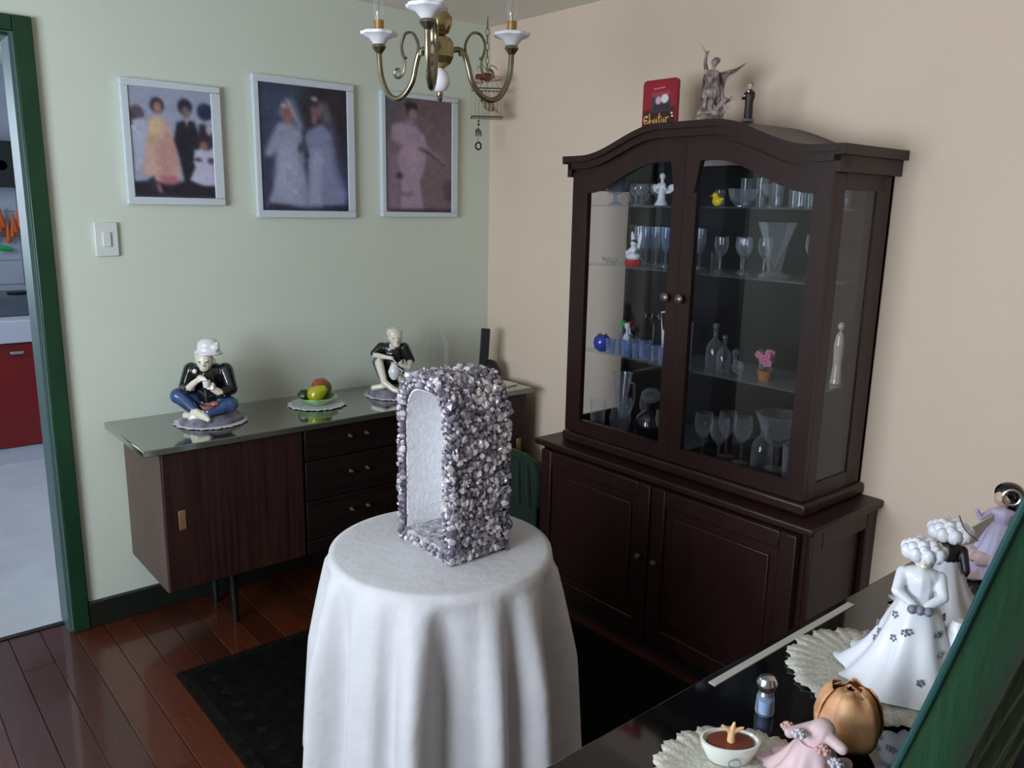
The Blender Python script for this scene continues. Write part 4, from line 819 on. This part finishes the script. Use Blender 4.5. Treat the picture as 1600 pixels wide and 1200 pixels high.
# chips
Rs = random.Random(11)
def chip(r, seed):
    rr = random.Random(seed); q = MB()
    f = (1+5**.5)/2; V = [(-1, f, 0), (1, f, 0), (-1, -f, 0), (1, -f, 0), (0, -1, f), (0, 1, f), (0, -1, -f), (0, 1, -f), (f, 0, -1), (f, 0, 1), (-f, 0, -1), (-f, 0, 1)]
    F = [(0,11,5),(0,5,1),(0,1,7),(0,7,10),(0,10,11),(1,5,9),(5,11,4),(11,10,2),(10,7,6),(7,1,8),(3,9,4),(3,4,2),(3,2,6),(3,6,8),(3,8,9),(4,9,5),(2,4,11),(6,2,10),(8,6,7),(9,8,1)]
    sc_ = Vector((rr.uniform(.7, 1.25), rr.uniform(.7, 1.25), rr.uniform(.6, 1)))
    q.add([Vector(v).normalized()*r*rr.uniform(.7, 1.25)*sc_ if False else Vector([a*b_ for a, b_ in zip(Vector(v).normalized()*r*rr.uniform(.75, 1.2), sc_)]) for v in V], F); return q
chips = []
for k in range(10):
    o = chip(.0092, 40+k).build('stone', 'stone', None, smooth=False); chips.append(o.data); bpy.data.objects.remove(o)
def on_surf(u, x):      # position along the arch outline
    P = outer; L = [0]
    for a_, b_ in zip(P, P[1:]): L.append(L[-1]+math.hypot(b_[0]-a_[0], b_[1]-a_[1]))
    d_ = u*L[-1]
    for i in range(len(P)-1):
        if L[i+1] >= d_: t = (d_-L[i])/max(1e-9, L[i+1]-L[i]); y = P[i][0]+(P[i+1][0]-P[i][0])*t; z = P[i][1]+(P[i+1][1]-P[i][1])*t; break
    return Vector((x, y, z))
spots = []
per = 2*(SH*.75)+.33
rows = 17; cols = 78
for i in range(cols):
    for j in range(rows): spots.append((on_surf((i+.5+Rs.uniform(-.3, .3))/cols, -dx+2*dx*(j+.5+Rs.uniform(-.35, .35))/rows), 's'))
for ring in (0, 1, 2):        # front rim, following the arch
    for i in range(70):
        p_ = on_surf((i+.5)/70, -dx-.002); p_.y *= 1-.085*ring-.02; p_.z = p_.z-.012*ring if p_.z > SH*.6 else p_.z; p_.x -= .002*ring; spots.append((p_, 'f'))
for k in range(22): spots.append((Vector((-dx-.003, -hw+2*hw*(k+.5)/22, .012+.012*(k % 2))), 'f'))
for i in range(18):
    for j in range(30):
        y = -hw+2*hw*(i+.5)/18; z = SH*(j+.5)/30
        if z < SH*.75+SH*.23*math.sqrt(max(0, 1-(y/hw)**2)): spots.append((Vector((dx+.001, y, z)), 'b'))
front = [s for s in spots if s[1] == 'f' or (s[1] == 's' and (s[0].y < -hw*.9) and s[0].z > .03)]
Rs.shuffle(front); pick = front[:300]; ids = set(id(s[0]) for s in pick)
ck_ = MB()
for p_, kd in spots:
    sc_ = Rs.uniform(.75, 1.5) if kd != 'f' else Rs.uniform(.6, 1.1); e = Rs.uniform(0, 6.28), Rs.uniform(0, 6.28), Rs.uniform(0, 6.28)
    p_ = Vector((min(max(p_.x, -dx-.004), dx+.004), p_.y, max(p_.z, .011)))
    if False: pass
    if any(id(q[0]) == id(p_) for q in ()): pass
    mt = Matrix.Translation(p_) @ Matrix.Rotation(e[0], 4, 'X') @ Matrix.Rotation(e[1], 4, 'Y') @ Matrix.Rotation(e[2], 4, 'Z') @ Matrix.Scale(sc_, 4)
    spots_key = None
    ck_.lst = getattr(ck_, 'lst', []); ck_.lst.append((mt, kd))
for (mt, kd), (p0, _k) in zip(ck_.lst, spots):
    if id(p0) in ids:
        o = bpy.data.objects.new('stone', chips[Rs.randrange(10)]); COL.objects.link(o); o.parent = sh; o.matrix_basis = mt
    else:
        q = chip(.0092, Rs.randrange(10**6)).xf(mt); ck_.add(q.v, q.f)
ck_.build('stones', 'chips', sh, smooth=False, kind='stuff')
# small wire loop beside the grotto
o = MB().tube([(.0+.022*math.cos(t), 0, .024+.020*math.sin(t)) for t in [2*PI*i/16 for i in range(17)]], .0018, 6, cap=False).build('wire_loop', 'silverbits'); o.location = (-1.165, -1.55, TZ+.0025); o.rotation_euler = (0, 0, math.radians(-40)); tag(o, 'thin wire loop on the white cloth behind the grotto', 'wire')

# ------------------------------------------------------------------ green chair by the hutch
gc = thing('covered_chair', 'low chair in a shade-darkened green cover between the sideboard and the mahogany cupboard', 'chair', (-.215, -.65, 0))
MB().box((.0, 0, .40), (.33, .33, .06)).build('seat', 'shaded_velvet', gc, bevel=.02)
q = MB(); pts = [(-.165, .36), (.165, .36), (.168, .50), (.14, .555), (.06, .575), (-.06, .575), (-.14, .555), (-.168, .50)]
q.prism(pts, -.175, -.135, 'x').build('backrest', 'shaded_velvet', gc, bevel=.014)
for k in range(5): MB().tube([(-.178, -.13+.065*k, .37), (-.182, -.125+.062*k, .46), (-.176, -.11+.055*k, .55)], [.012, .010, .006], 8).build('cover_fold', 'shaded_velvet', gc)
q = MB(); q.prism([(-.165, .05), (.165, .05), (.165, .38), (-.165, .38)], -.172, -.165, 'x').build('skirt', 'shaded_velvet', gc)
for x_ in (-.14, .14):
    for y_ in (-.14, .14): MB().tube([(x_, y_, .38), (x_, y_, 0)], [.018, .013], 10).build('leg', 'hutch', gc)

# ------------------------------------------------------------------ sideboard ornaments
ZS = .7655
def doily(cx, cy, z, r, n, label, m='lace', name='doily', scal=.07, droop=0, dz=0, nn=144, hole=0):
    b = MB(); vs = []; fs = []; rings = [0.02, .4, .7, .85, 1.0]
    for q in rings:
        for j in range(nn):
            t = 2*PI*j/nn; rr = r*q*(1+(scal*abs(math.sin(n*t/2))+.3*scal*math.sin(3*n*t) if q > .84 else 0)); zz = (dz*abs(math.sin(n*t)) if q > .84 else 0)+(.0015 if q > .3 else .0015)
            vs.append((rr*math.cos(t), rr*math.sin(t), zz))
    for i in range(len(rings)-1):
        for j in range(nn):
            if q and 3 > i > 1 and (j % 6 in (1, 2)) and hole: continue
            fs.append((i*nn+j, i*nn+(j+1) % nn, (i+1)*nn+(j+1) % nn, (i+1)*nn+j))
    b.add(vs, fs); o = b.build(name, m, None, ang=180); s_ = o.modifiers.new('t', 'SOLIDIFY'); s_.thickness = .0012; s_.offset = 1
    o.location = (cx, cy, z); tag(o, label, 'doily'); return o
doily(-1.440, -.212, ZS, .122, 16, 'white lace doily under the seated figure in blue trousers', scal=.06, dz=.002)
doily(-1.015, -.20, ZS, .108, 14, 'white lace doily under the fruit dish', scal=.07, dz=.003)
doily(-.665, -.22, ZS, .125, 16, 'white lace doily under the figure pouring from a jug', scal=.06, dz=.002)
ZD = ZS+.0035
VD = math.radians(-37)    # figures turned towards the room's middle (local -y to the viewer)
# figure 1
f1 = thing('seated_clown_figurine', 'porcelain figure in white hat, black jacket and blue trousers sitting cross-legged', 'figurine', (-1.440, -.205, ZD), rz=VD)
f1.scale = (1.09,)*3
MB().lathe([(.098, 0), (.100, .012), (.085, .024), (.05, .034), (.001, .036)], n=32, wav=lambda t, q: 1+.06*math.sin(3*t+1)+.03*math.sin(7*t)).build('rock_base', 'fig_rock', f1)
b = MB(); b.ell((0, .02, .062), (.075, .05, .032)); b.cap((-.05, .0, .07), (-.088, -.03, .088), .030, .028); b.cap((-.088, -.03, .088), (-.03, -.062, .048), .026, .017); b.cap((.05, .0, .062), (.078, -.03, .062), .030, .026); b.cap((.078, -.03, .062), (.018, -.068, .046), .024, .017)
b.build('trousers', 'fig_blue', f1, remesh=.003)
b = MB(); b.cap((0, .02, .07), (-.002, .012, .150), .052, .050); b.ell((-.002, .010, .165), (.066, .038, .030)); b.cap((-.055, .008, .168), (-.078, -.004, .105), .026, .020); b.cap((.055, .008, .168), (.078, -.012, .110), .026, .020); b.cap((-.078, -.004, .105), (-.052, -.045, .112), .020, .016); b.cap((.078, -.012, .110), (.052, -.045, .100), .020, .017)
b.build('jacket', 'fig_black', f1, remesh=.003)
b = MB(); b.cap((-.055, -.042, .110), (-.030, -.058, .135), .014, .011); b.cap((-.030, -.058, .135), (-.008, -.062, .152), .011, .009); b.ell((-.004, -.062, .156), (.012, .010, .010))
b.cap((.056, -.045, .100), (.034, -.062, .120), .014, .011); b.ell((.030, -.062, .130), (.012, .011, .013))
for k in range(4): b.cap((-.006+.005*k, -.068, .160), (.004+.005*k, -.072, .150), .0035, .003, 6); b.cap((.020+.006*k, -.070, .134), (.020+.006*k, -.074, .122), .0035, .003, 6)
b.cap((.014, -.06, .132), (.018, -.07, .142), .0035); b.cap((-.014, -.064, .150), (-.004, -.072, .146), .0035)
b.build('hands', 'fig_cream', f1, remesh=.0022)
b = MB(); b.ell((.0, -.022, .207), (.028, .031, .034)); b.ell((.004, -.048, .197), (.006, .010, .007)); b.ell((.002, -.036, .183), (.016, .016, .012)); b.ell((-.010, -.046, .210), (.008, .006, .003)); b.ell((.014, -.046, .210), (.008, .006, .003)); b.ell((-.028, -.016, .203), (.005, .008, .010)); b.ell((.028, -.016, .203), (.005, .008, .010)); b.cap((0, -.006, .165), (0, -.012, .19), .020, .018)
b.ell((.003, -.050, .186), (.008, .005, .003)); b.ell((-.016, -.002, .215), (.022, .026, .026)); b.build('head', 'fig_cream', f1, remesh=.0022)
MB().ell((-.008, -.052, .2055), (.004, .002, .002)).ell((.013, -.052, .2055), (.004, .002, .002)).build('eyes', 'grey_ink', f1)
b = MB(); b.lathe([(.040, .226), (.044, .231), (.034, .238), (.033, .262), (.020, .275), (.001, .279)], (-.004, -.012, 0), 28, wav=lambda t, q: 1+.05*math.sin(2*t+1)); b.ell((.022, -.03, .252), (.016, .012, .012)); b.ell((.028, -.028, .262), (.007, .006, .009)); b.xf(Matrix.Translation((0, 0, .0)) @ Matrix.Rotation(.06, 4, 'Y')); b.build('hat', 'fig_white', f1, remesh=.0025)
MB().lathe([(.010, 0), (.013, .022), (.011, .022), (.008, .003)], (.018, -.075, .128), 14).build('cup', 'fig_white', f1)
MB().ell((-.030, -.036, .172), (.008, .006, .008)).build('flower', 'fig_white', f1)
b = MB(); b.cap((-.028, -.066, .044), (.010, -.082, .030), .016, .013); b.cap((.010, -.082, .030), (.022, -.094, .026), .012, .009); b.cap((.02, -.066, .042), (-.035, -.070, .026), .014, .015); b.cap((-.06, -.05, .028), (-.038, -.062, .026), .014); b.build('feet', 'fig_cream', f1, remesh=.003)
MB().lathe([(.020, 0), (.027, .012), (.023, .012), (.016, .003)], (.018, -.070, .058), 18).ell((.036, -.062, .07), (.016, .014, .010)).build('pouch', 'fig_pink', f1)
# figure 2
f2 = thing('pouring_boy_figurine', 'porcelain boy in black waistcoat pouring from a white jug, partly behind the grotto', 'figurine', (-.672, -.215, ZD), rz=VD)
f2.scale = (1.04,)*3
MB().lathe([(.10, 0), (.102, .014), (.085, .028), (.05, .036), (.001, .038)], n=32, wav=lambda t, q: 1+.05*math.sin(3*t+2)+.03*math.sin(8*t)).build('rock_base', 'fig_rock', f2)
b = MB(); b.cap((0, .02, .07), (.0, .006, .160), .044, .044); b.ell((0, .004, .185), (.054, .034, .026)); b.cap((-.045, 0, .188), (-.072, -.01, .165), .022, .017); b.cap((.045, 0, .188), (.070, -.005, .140), .022, .019); b.build('waistcoat', 'fig_black', f2, remesh=.003)
b = MB(); b.cap((-.074, -.012, .160), (-.030, -.056, .160), .0125, .010); b.cap((-.030, -.056, .160), (-.004, -.066, .158), .009, .008); b.ell((.0, -.066, .157), (.010, .009, .008))
b.cap((.070, -.008, .135), (.066, -.05, .118), .014, .011); b.cap((.066, -.05, .118), (.040, -.066, .128), .010, .008); b.ell((.036, -.066, .133), (.009, .009, .012))
for k in range(4): b.cap((.0+.004*k, -.072, .158-.003*k), (.010+.002*k, -.074, .150-.003*k), .003, .0025, 6); b.cap((.032+.003*k, -.072, .130+.004*k), (.024+.003*k, -.076, .132+.004*k), .003, .0025, 6)
b.cap((.040, -.066, .135), (.040, -.070, .150), .003); b.build('arms', 'fig_cream', f2, remesh=.0022)
b = MB(); b.cap((0, -.012, .19), (.010, -.022, .21), .018); b.ell((.014, -.028, .232), (.028, .030, .033)); b.ell((.022, -.054, .222), (.006, .009, .007)); b.ell((.018, -.044, .206), (.015, .014, .011)); b.ell((-.014, -.018, .23), (.005, .008, .010)); b.ell((.018, -.054, .212), (.008, .004, .003))
b.ell((.008, -.018, .250), (.032, .034, .026)); 
for k in range(9): b.ell((.008+.020*math.cos(k*.7), -.016+.020*math.sin(k*.7), .262-.003*(k % 3)), (.013, .013, .010))
b.build('head', 'fig_cream', f2, remesh=.0022)
MB().ell((.008, -.056, .2345), (.004, .002, .002)).ell((.030, -.054, .2345), (.004, .002, .002)).build('eyes', 'grey_ink', f2)
b = MB(); b.cap((-.038, -.004, .075), (-.060, -.03, .135), .024, .020); b.build('trousers', 'fig_teal', f2, remesh=.003)
b = MB(); b.cap((-.052, -.036, .134), (-.028, -.07, .060), .019, .013); b.cap((-.028, -.07, .06), (.012, -.088, .034), .014, .012); b.cap((.012, -.088, .034), (.03, -.094, .03), .012, .010); b.cap((.04, 0, .06), (.085, -.04, .055), .026, .02); b.cap((.085, -.04, .055), (.04, -.075, .038), .018, .013); b.cap((-.03, -.068, .045), (-.072, -.062, .036), .012, .012)
b.build('legs', 'fig_cream', f2, remesh=.003)
j2 = MB().lathe([(.010, 0), (.019, .012), (.024, .032), (.016, .052), (.011, .062), (.014, .068), (.010, .068), (.006, .05)], (.012, -.082, .075), 20).tube([(.030, -.082, .12), (.044, -.082, .11), (.034, -.082, .095)], .003, 6).build('jug', 'fig_white', f2)
# fruit dish and fruit
fd = thing('fruit_dish', 'shallow green-rimmed glass dish on a doily in the middle of the sideboard', 'dish', (-1.015, -.205, ZD))
MB().lathe([(.032, 0), (.036, .003), (.062, .016), (.078, .030), (.076, .032), (.058, .020), (.030, .008), (.001, .007)], n=36, wav=lambda t, q: 1+(.02*math.cos(9*t) if q > .4 else 0)).build('bowl', 'bowl_green', fd)
def fruit(name, label, m, loc, prof, rot, stem=True):
    t = thing(name, label, 'fruit', loc); rm = Matrix.Rotation(rot[0], 4, 'Z') @ Matrix.Rotation(rot[1], 4, 'X')
    MB().lathe(prof, n=24).xf(rm).build('flesh', m, t)
    if stem: MB().tube([(0, 0, prof[-1][1]-.003), (.002, 0, prof[-1][1]+.008)], .002, 6).xf(rm).build('stem', 'stem', t)
fruit('pear', 'yellow-green pear lying at the front of the fruit dish', 'pear', (-1.034, -.232, ZD+.048), [(.001, -.034), (.014, -.033), (.030, -.018), (.034, 0), (.028, .018), (.018, .036), (.012, .048), (.001, .052)], (math.radians(50), 1.0))
fruit('mango', 'red and green mango at the back right of the fruit dish', 'mango', (-.982, -.180, ZD+.058), [(.001, -.046), (.016, -.042), (.032, -.022), (.039, .004), (.034, .026), (.018, .042), (.001, .045)], (math.radians(-60), 1.3), False)
fruit('avocado', 'small dark green fruit at the left of the fruit dish', 'avocado', (-1.062, -.192, ZD+.040), [(.001, -.028), (.012, -.026), (.024, -.010), (.022, .008), (.012, .022), (.001, .028)], (math.radians(80), 1.4), False)
# glass vase, black phone, paper
o = place(MB().lathe([(.040, 0), (.046, .005), (.050, .16), (.044, .20), (.022, .225), (.018, .235), (.020, .262), (.016, .262), (.014, .235), (.040, .19), (.044, .01), (.001, .008)], n=8), (-.40, -.15, ZS), 'glass_decanter', 'clear', 'faceted clear glass decanter on the sideboard behind the grotto', 'decanter', ang=15)
ph = thing('cordless_phone', 'black cordless telephone upright in a rounded base at the sideboard end', 'telephone', (-.115, -.17, ZS), rz=math.radians(-35))
MB().lathe([(.050, 0), (.052, .02), (.044, .05), (.026, .075), (.001, .085)], n=28, wav=lambda t, q: 1-.15*abs(math.sin(t))).build('base', 'black', ph)
MB().box((-.028, -.005, .135), (.042, .022, .19), ry=.05).build('handset', 'black', ph, bevel=.004)
o = place(MB().box((0, 0, .004), (.12, .085, .008)), (-.185, -.34, ZS), 'notepad', 'paper', 'white notepad at the right end of the sideboard', 'notepad', bevel=.001); o.rotation_euler = (0, 0, .1)

# ------------------------------------------------------------------ dining table in the foreground
DT = .76; DXa, DXb, DYa, DYb = -1.79, -.06, -2.70, -2.352
dt = thing('dining_table', 'black glass-topped table with a painted bevel reflection on its far edge, foreground right', 'table', (-.9, -2.53, 0)); dt.matrix_basis = Matrix.Translation(dt.location)
MB().b2((DXa, DYa, DT-.012), (DXb, DYb, DT)).build('glass_top', 'black_glass', dt, world=True, bevel=.003)
MB().b2((DXa+.03, DYa+.03, DT-.07), (DXb-.03, DYb-.03, DT-.012)).build('apron', 'black', dt, world=True, bevel=.004)
MB().b2((-1.385, DYb-.028, DT), (-.915, DYb-.014, DT+.0015)).build('bevel_reflection', 'painted_reflection', dt, world=True)  # thin added strip imitating a bright reflection in the glass bevel
for x_ in (DXa+.07, DXb-.07):
    for y_ in (DYa+.07, DYb-.07): MB().tube([(x_, y_, DT-.07), (x_, y_, 0)], [.028, .02], 12).build('leg', 'black', dt, world=True)
ZT = DT+.0005
doily(-1.13, -2.540, ZT, .148, 18, 'ivory lace doily under the white bride figurine', 'lace_grey', scal=.07, dz=.003)
doily(-1.555, -2.555, ZT, .122, 20, 'grey-white lace doily at the front end of the glass table', 'lace_grey', scal=.07, dz=.003)
ZTD = ZT+.0048
FV = math.radians(-62)
def ruffled(c, r, n=9, seed=0, q=None):
    q = q or MB(); rr = random.Random(seed)
    for lay in range(3):
        for k in range(n-lay*2):
            t = 2*PI*k/(n-lay*2)+lay; a_ = r*(.75-.22*lay)
            q.ell(Vector(c)+Vector((a_*math.cos(t), a_*math.sin(t), r*(.15*lay-.1))), (r*.34, r*.34, r*.42), 8, 6, rot=Matrix.Rotation(t, 3, 'Z') @ Matrix.Rotation(.5, 3, 'Y'))
    return q
# bride figurine
br = thing('bride_figurine', 'white porcelain lady in a wide skirt dotted with grey flowers, white roses on her head', 'figurine', (-1.105, -2.575, ZTD), rz=FV)
def skirt(r0, r1, h, n, amp, lean=0, zoff=0, lobes=9):
    vs = []; fs = []; nn = 96; k_ = 16
    for i in range(k_+1):
        s_ = i/k_
        for j in range(nn):
            t = 2*PI*j/nn; r_ = r1+(r0-r1)*(1-s_)**1.0*(1-.25*math.sin(PI*s_)); r_ *= 1+amp*(1-s_)*math.sin(lobes*t+.8*math.sin(2*t))
            vs.append((r_*math.cos(t)+lean*s_, r_*math.sin(t), zoff+h*s_+(.004*math.sin(lobes*t) if i == 0 else 0)+(.004 if i == 0 else 0)))
    for i in range(k_):
        for j in range(nn): fs.append((i*nn+j, i*nn+(j+1) % nn, (i+1)*nn+(j+1) % nn, (i+1)*nn+j))
    fs.append(tuple(range(k_*nn, (k_+1)*nn))); fs.append(tuple(reversed(range(nn))))
    return MB().add(vs, fs)
skirt(.112, .024, .155, 9, .10).build('skirt', 'dress', br)
b = MB(); b.cap((0, 0, .150), (0, -.002, .182), .022, .024); b.ell((0, 0, .19), (.032, .02, .016)); b.cap((-.028, 0, .19), (-.036, -.024, .165), .011, .009); b.cap((-.036, -.024, .165), (-.010, -.036, .150), .009, .007); b.cap((.028, 0, .19), (.034, -.022, .165), .011, .009); b.cap((.034, -.022, .165), (.010, -.036, .150), .009, .007); b.build('bodice', 'dress', br, remesh=.0022)
b = MB(); b.cap((0, 0, .20), (0, 0, .21), .008); b.ell((0, -.004, .224), (.017, .018, .021)); b.ell((0, -.021, .221), (.003, .004, .004)); b.ell((0, -.018, .212), (.007, .005, .003)); b.build('head', 'fig_cream', br, remesh=.0016)
ruffled((0, .008, .232), .034, 9, 3).build('rose_headdress', 'dress', br)
b = MB()
for k in range(26):
    s_ = R.uniform(.05, .8); t = k*2.4+R.uniform(-.2, .2); r_ = (.024+(.112-.024)*(1-s_)*(1-.25*math.sin(PI*s_)))*(1+.10*(1-s_)*math.sin(9*t+.8*math.sin(2*t)))
    for j in range(5): b.ell(((r_+.0005)*math.cos(t+.0045*math.cos(j*1.257)/r_), (r_+.0005)*math.sin(t+.0045*math.cos(j*1.257)/r_), .004+.155*s_+.0045*math.sin(j*1.257)), (.0022, .0022, .0024), 6, 4)
b.build('painted_flowers', 'dot', br, kind='stuff')
skirt(.060, .010, .10, 5, .15, zoff=.02, lobes=7).xf(Matrix.Translation((.065, .0, 0))).build('train', 'dress', br)
for k in range(3): MB().ell((-.012+.012*k, -.045, .146), .008, 8, 6).build('bouquet_flower', 'dot', br)
# groom / companion figurine
gm = thing('groom_figurine', 'white figurine with black jacket and white rose head behind the bride', 'figurine', (-.80, -2.50, ZT), rz=FV)
skirt(.085, .020, .115, 9, .14).build('skirt', 'dress_grey', gm)
b = MB(); b.cap((0, 0, .085), (0, 0, .135), .020, .022); b.ell((0, 0, .138), (.027, .018, .013)); b.cap((.026, 0, .135), (.034, -.018, .10), .010, .008); b.cap((-.026, 0, .135), (-.034, -.018, .10), .010, .008); b.build('jacket', 'black', gm, remesh=.0022)
b = MB(); b.cap((0, 0, .145), (0, 0, .155), .007); b.ell((0, -.003, .165), (.014, .015, .018)); b.ell((0, -.018, .163), (.0028, .004, .0035)); b.build('head', 'fig_cream', gm, remesh=.0016)
ruffled((0, .006, .172), .040, 9, 5).build('rose_headdress', 'dress', gm)
MB().tube(spline([(.01, -.01, .21), (.02, -.03, .19), (.045, -.03, .17)]), .0012, 5).build('ribbon', 'darkwire', gm)
# lilac doll
dl = thing('dark_haired_figurine', 'lilac-dressed doll figurine with black hair and silver ring comb at the far right', 'figurine', (-.50, -2.495, ZT), rz=FV)
b = skirt(.082, .018, .115, 9, .16); b.build('skirt', 'lilac', dl)
for k in range(2): skirt(.095-.02*k, .05, .022, 9, .16, zoff=.0+.028*k, lobes=14).build('ruffle', 'pinkdress', dl, label='cream ruffle')
b = MB(); b.cap((0, 0, .105), (0, -.002, .135), .016, .018); b.ell((0, 0, .14), (.026, .016, .012)); b.cap((-.024, 0, .138), (-.045, -.016, .125), .008, .007); b.cap((-.045, -.016, .125), (-.055, -.02, .142), .006, .005); b.cap((.024, 0, .138), (.038, -.016, .115), .008, .006); b.build('bodice', 'lilac', dl, remesh=.002)
b = MB(); b.cap((0, 0, .148), (0, 0, .16), .007); b.ell((-.006, -.006, .175), (.018, .018, .021)); b.ell((-.012, -.022, .172), (.003, .004, .004)); b.build('head', 'skin', dl, remesh=.0016)
b = MB(); b.ell((.006, .003, .186), (.030, .026, .024)); b.ell((.012, .01, .158), (.018, .018, .022)); b.cap((.014, .008, .15), (.018, .012, .12), .014, .010); b.build('hair', 'blackgloss', dl, remesh=.002)
MB().tube([(.006+.017*math.cos(t), -.026, .184+.017*math.sin(t)) for t in [2*PI*i/18 for i in range(19)]], .003, 6, cap=False).build('ring_comb', 'steel', dl, label='silver ring comb')
# salt shaker
ss = thing('salt_shaker', 'small glass salt shaker with a domed chrome lid on the black glass table', 'salt shaker', (-1.385, -2.475, ZT))
MB().lathe([(.013, 0), (.015, .003), (.0135, .030), (.0125, .034), (.010, .034), (.010, .004), (.001, .003)], n=12).build('glass_body', 'paleblue', ss, ang=20)
MB().lathe([(.009, .001), (.0095, .022), (.001, .023)], n=14).build('salt', 'white_plain', ss)
MB().lathe([(.0125, .034), (.011, .040), (.0155, .049), (.0165, .055), (.012, .063), (.001, .066)], n=24).build('lid', 'steel', ss)
# white dish with little peach creature
wd = thing('soap_dish_ornament', 'oval white ceramic tub with a peach starfish-like finial and brown filling', 'ornament', (-1.530, -2.510, ZTD), rz=math.radians(-40))
wd.scale = (.76,)*3
MB().lathe([(.030, 0), (.034, .004), (.044, .030), (.046, .042), (.042, .043), (.038, .034), (.001, .032)], n=32).xf(Matrix.Diagonal((1.25, .8, 1, 1))).build('tub', 'dishwhite', wd)
MB().lathe([(.038, .034), (.036, .040), (.001, .043)], n=24).xf(Matrix.Diagonal((1.22, .78, 1, 1))).build('filling', 'brown_inside', wd)
b = MB(); b.cap((0, -.005, .040), (0, -.004, .062), .008, .007)
for t in (.5, 1.4, 2.4): b.cap((0, -.004, .060), (.024*math.cos(t), -.004, .060+.020*math.sin(t)), .006, .003)
b.build('finial', 'peach', wd, remesh=.0018)
MB().tube([(.012*math.cos(t), -.0375-.002, .018+.009*math.sin(t)) for t in [2*PI*i/12 for i in range(13)]], .0012, 5, cap=False).build('painted_ring', 'dot', wd)
# pink lady with large tan rose
pk = thing('rose_figurine', 'dusty pink ceramic lady with small roses, bending beside a tan rose', 'figurine', (-1.475, -2.607, ZTD), rz=FV)
skirt(.066, .020, .060, 9, .16).build('skirt', 'pinkdress', pk)
b = MB(); b.cap((0, 0, .05), (.01, 0, .078), .018, .018); b.cap((.01, -.004, .078), (.036, -.02, .070), .010, .008); b.cap((.0, .004, .078), (-.032, -.01, .070), .010, .008); b.build('bodice', 'pinkdress', pk, remesh=.002)
for k, (dx_, dy_, dz_) in enumerate(((-.02, -.02, .078), (.012, -.026, .066), (.03, -.028, .052), (-.035, 0, .072))): ruffled((dx_, dy_, dz_), .010, 6, k).build('small_rose', 'pinkpale' if k % 2 else 'dress_grey', pk)
rs_ = thing('tan_rose', 'large tan-orange ceramic rose blossom lying next to the pink lady', 'ceramic rose', (-1.365, -2.600, ZT), rz=.4)
b = MB(); b.ell((0, 0, .046), (.042, .042, .045), 20, 14)
b.build('bud', 'rose_orange', rs_)
for k in range(9):
    t = 2*PI*k/9; lay = k % 3; rr = .043+.003*lay
    b = MB(); vs = []; fs = []
    for i in range(8):
        for j in range(8):
            u = t+(j/7-.5)*1.5; ph_ = (.04+.06*(k % 3))*PI+(i/7)*(.55*PI); q = rr*(1+.16*max(0, (1-i/3)))*(1+.03*math.sin(5*u+k)); vs.append((q*math.sin(ph_)*math.cos(u), q*math.sin(ph_)*math.sin(u), .046+1.06*q*math.cos(ph_)+.002*math.cos(4*u)))
    for i in range(7):
        for j in range(7): fs.append((i*8+j, i*8+j+1, (i+1)*8+j+1, (i+1)*8+j))
    o = b.add(vs, fs).build('petal', 'rose_orange', rs_, ang=180); s_ = o.modifiers.new('t', 'SOLIDIFY'); s_.thickness = .0015
# ------------------------------------------------------------------ green velvet chair in the foreground
fc = thing('velvet_chair', 'high-backed chair in a bright green velvet cover at the near side of the glass table', 'chair', (-1.30, -2.84, 0), rz=0); fc.matrix_basis = Matrix.Translation(fc.location)
k_ = .255      # recline: y shift per metre of height
def yb(z): return -2.75-(z-.903)*k_
vs = []; fs = []; xs = [-1.55+i*.5/40 for i in range(41)]; zs = [.44+i*.92/30 for i in range(31)]
b = MB(); front_ = []; 
for face in (0, 1):
    for z in zs:
        for i, x in enumerate(xs):
            wv = .007*math.sin(x*70+2*math.sin(z*3))+.004*math.sin(x*33+z*9); e = min(i, 40-i)/40; bul = .05*min(1, e*9)**.5
            y = yb(z)-(bul+wv if face else 0)+( -wv*.5 if not face else 0)
            vs.append((x+.006*math.sin(z*14), y, z))
n1 = len(xs); n0 = n1*len(zs)
for face in (0, 1):
    for r_ in range(len(zs)-1):
        for c_ in range(n1-1): q = face*n0+r_*n1+c_; fs.append((q, q+1, q+n1+1, q+n1))
for r_ in range(len(zs)-1):
    for c_ in (0, n1-1): q = r_*n1+c_; fs.append((q, q+n1, n0+q+n1, n0+q))
for c_ in range(n1-1):
    for r_ in (0, len(zs)-1): q = r_*n1+c_; fs.append((q, q+1, n0+q+1, n0+q))
b.add(vs, fs).build('backrest_cover', 'velvet', fc, world=True, ang=60)
b = MB(); b.tube([(-1.552+.006*math.sin(z*14), yb(z)+.002, z) for z in zs], .004, 8); b.build('lit_edge_strip', 'painted_lit_edge', fc, world=True)  # added teal strip imitating daylight on the cover's side edge
MB().b2((-1.53, -2.69, .43), (-1.07, -2.32, .48)).xf(Matrix.Identity(4)).build('seat', 'velvet', fc, world=True, bevel=.015)
for x_ in (-1.51, -1.09):
    MB().tube([(x_, -2.34, .43), (x_, -2.34, 0)], [.02, .015], 10).build('leg', 'hutch', fc, world=True)
    MB().tube([(x_, yb(.46)-.02, .46), (x_, -2.72, 0)], [.02, .015], 10).build('leg', 'hutch', fc, world=True)
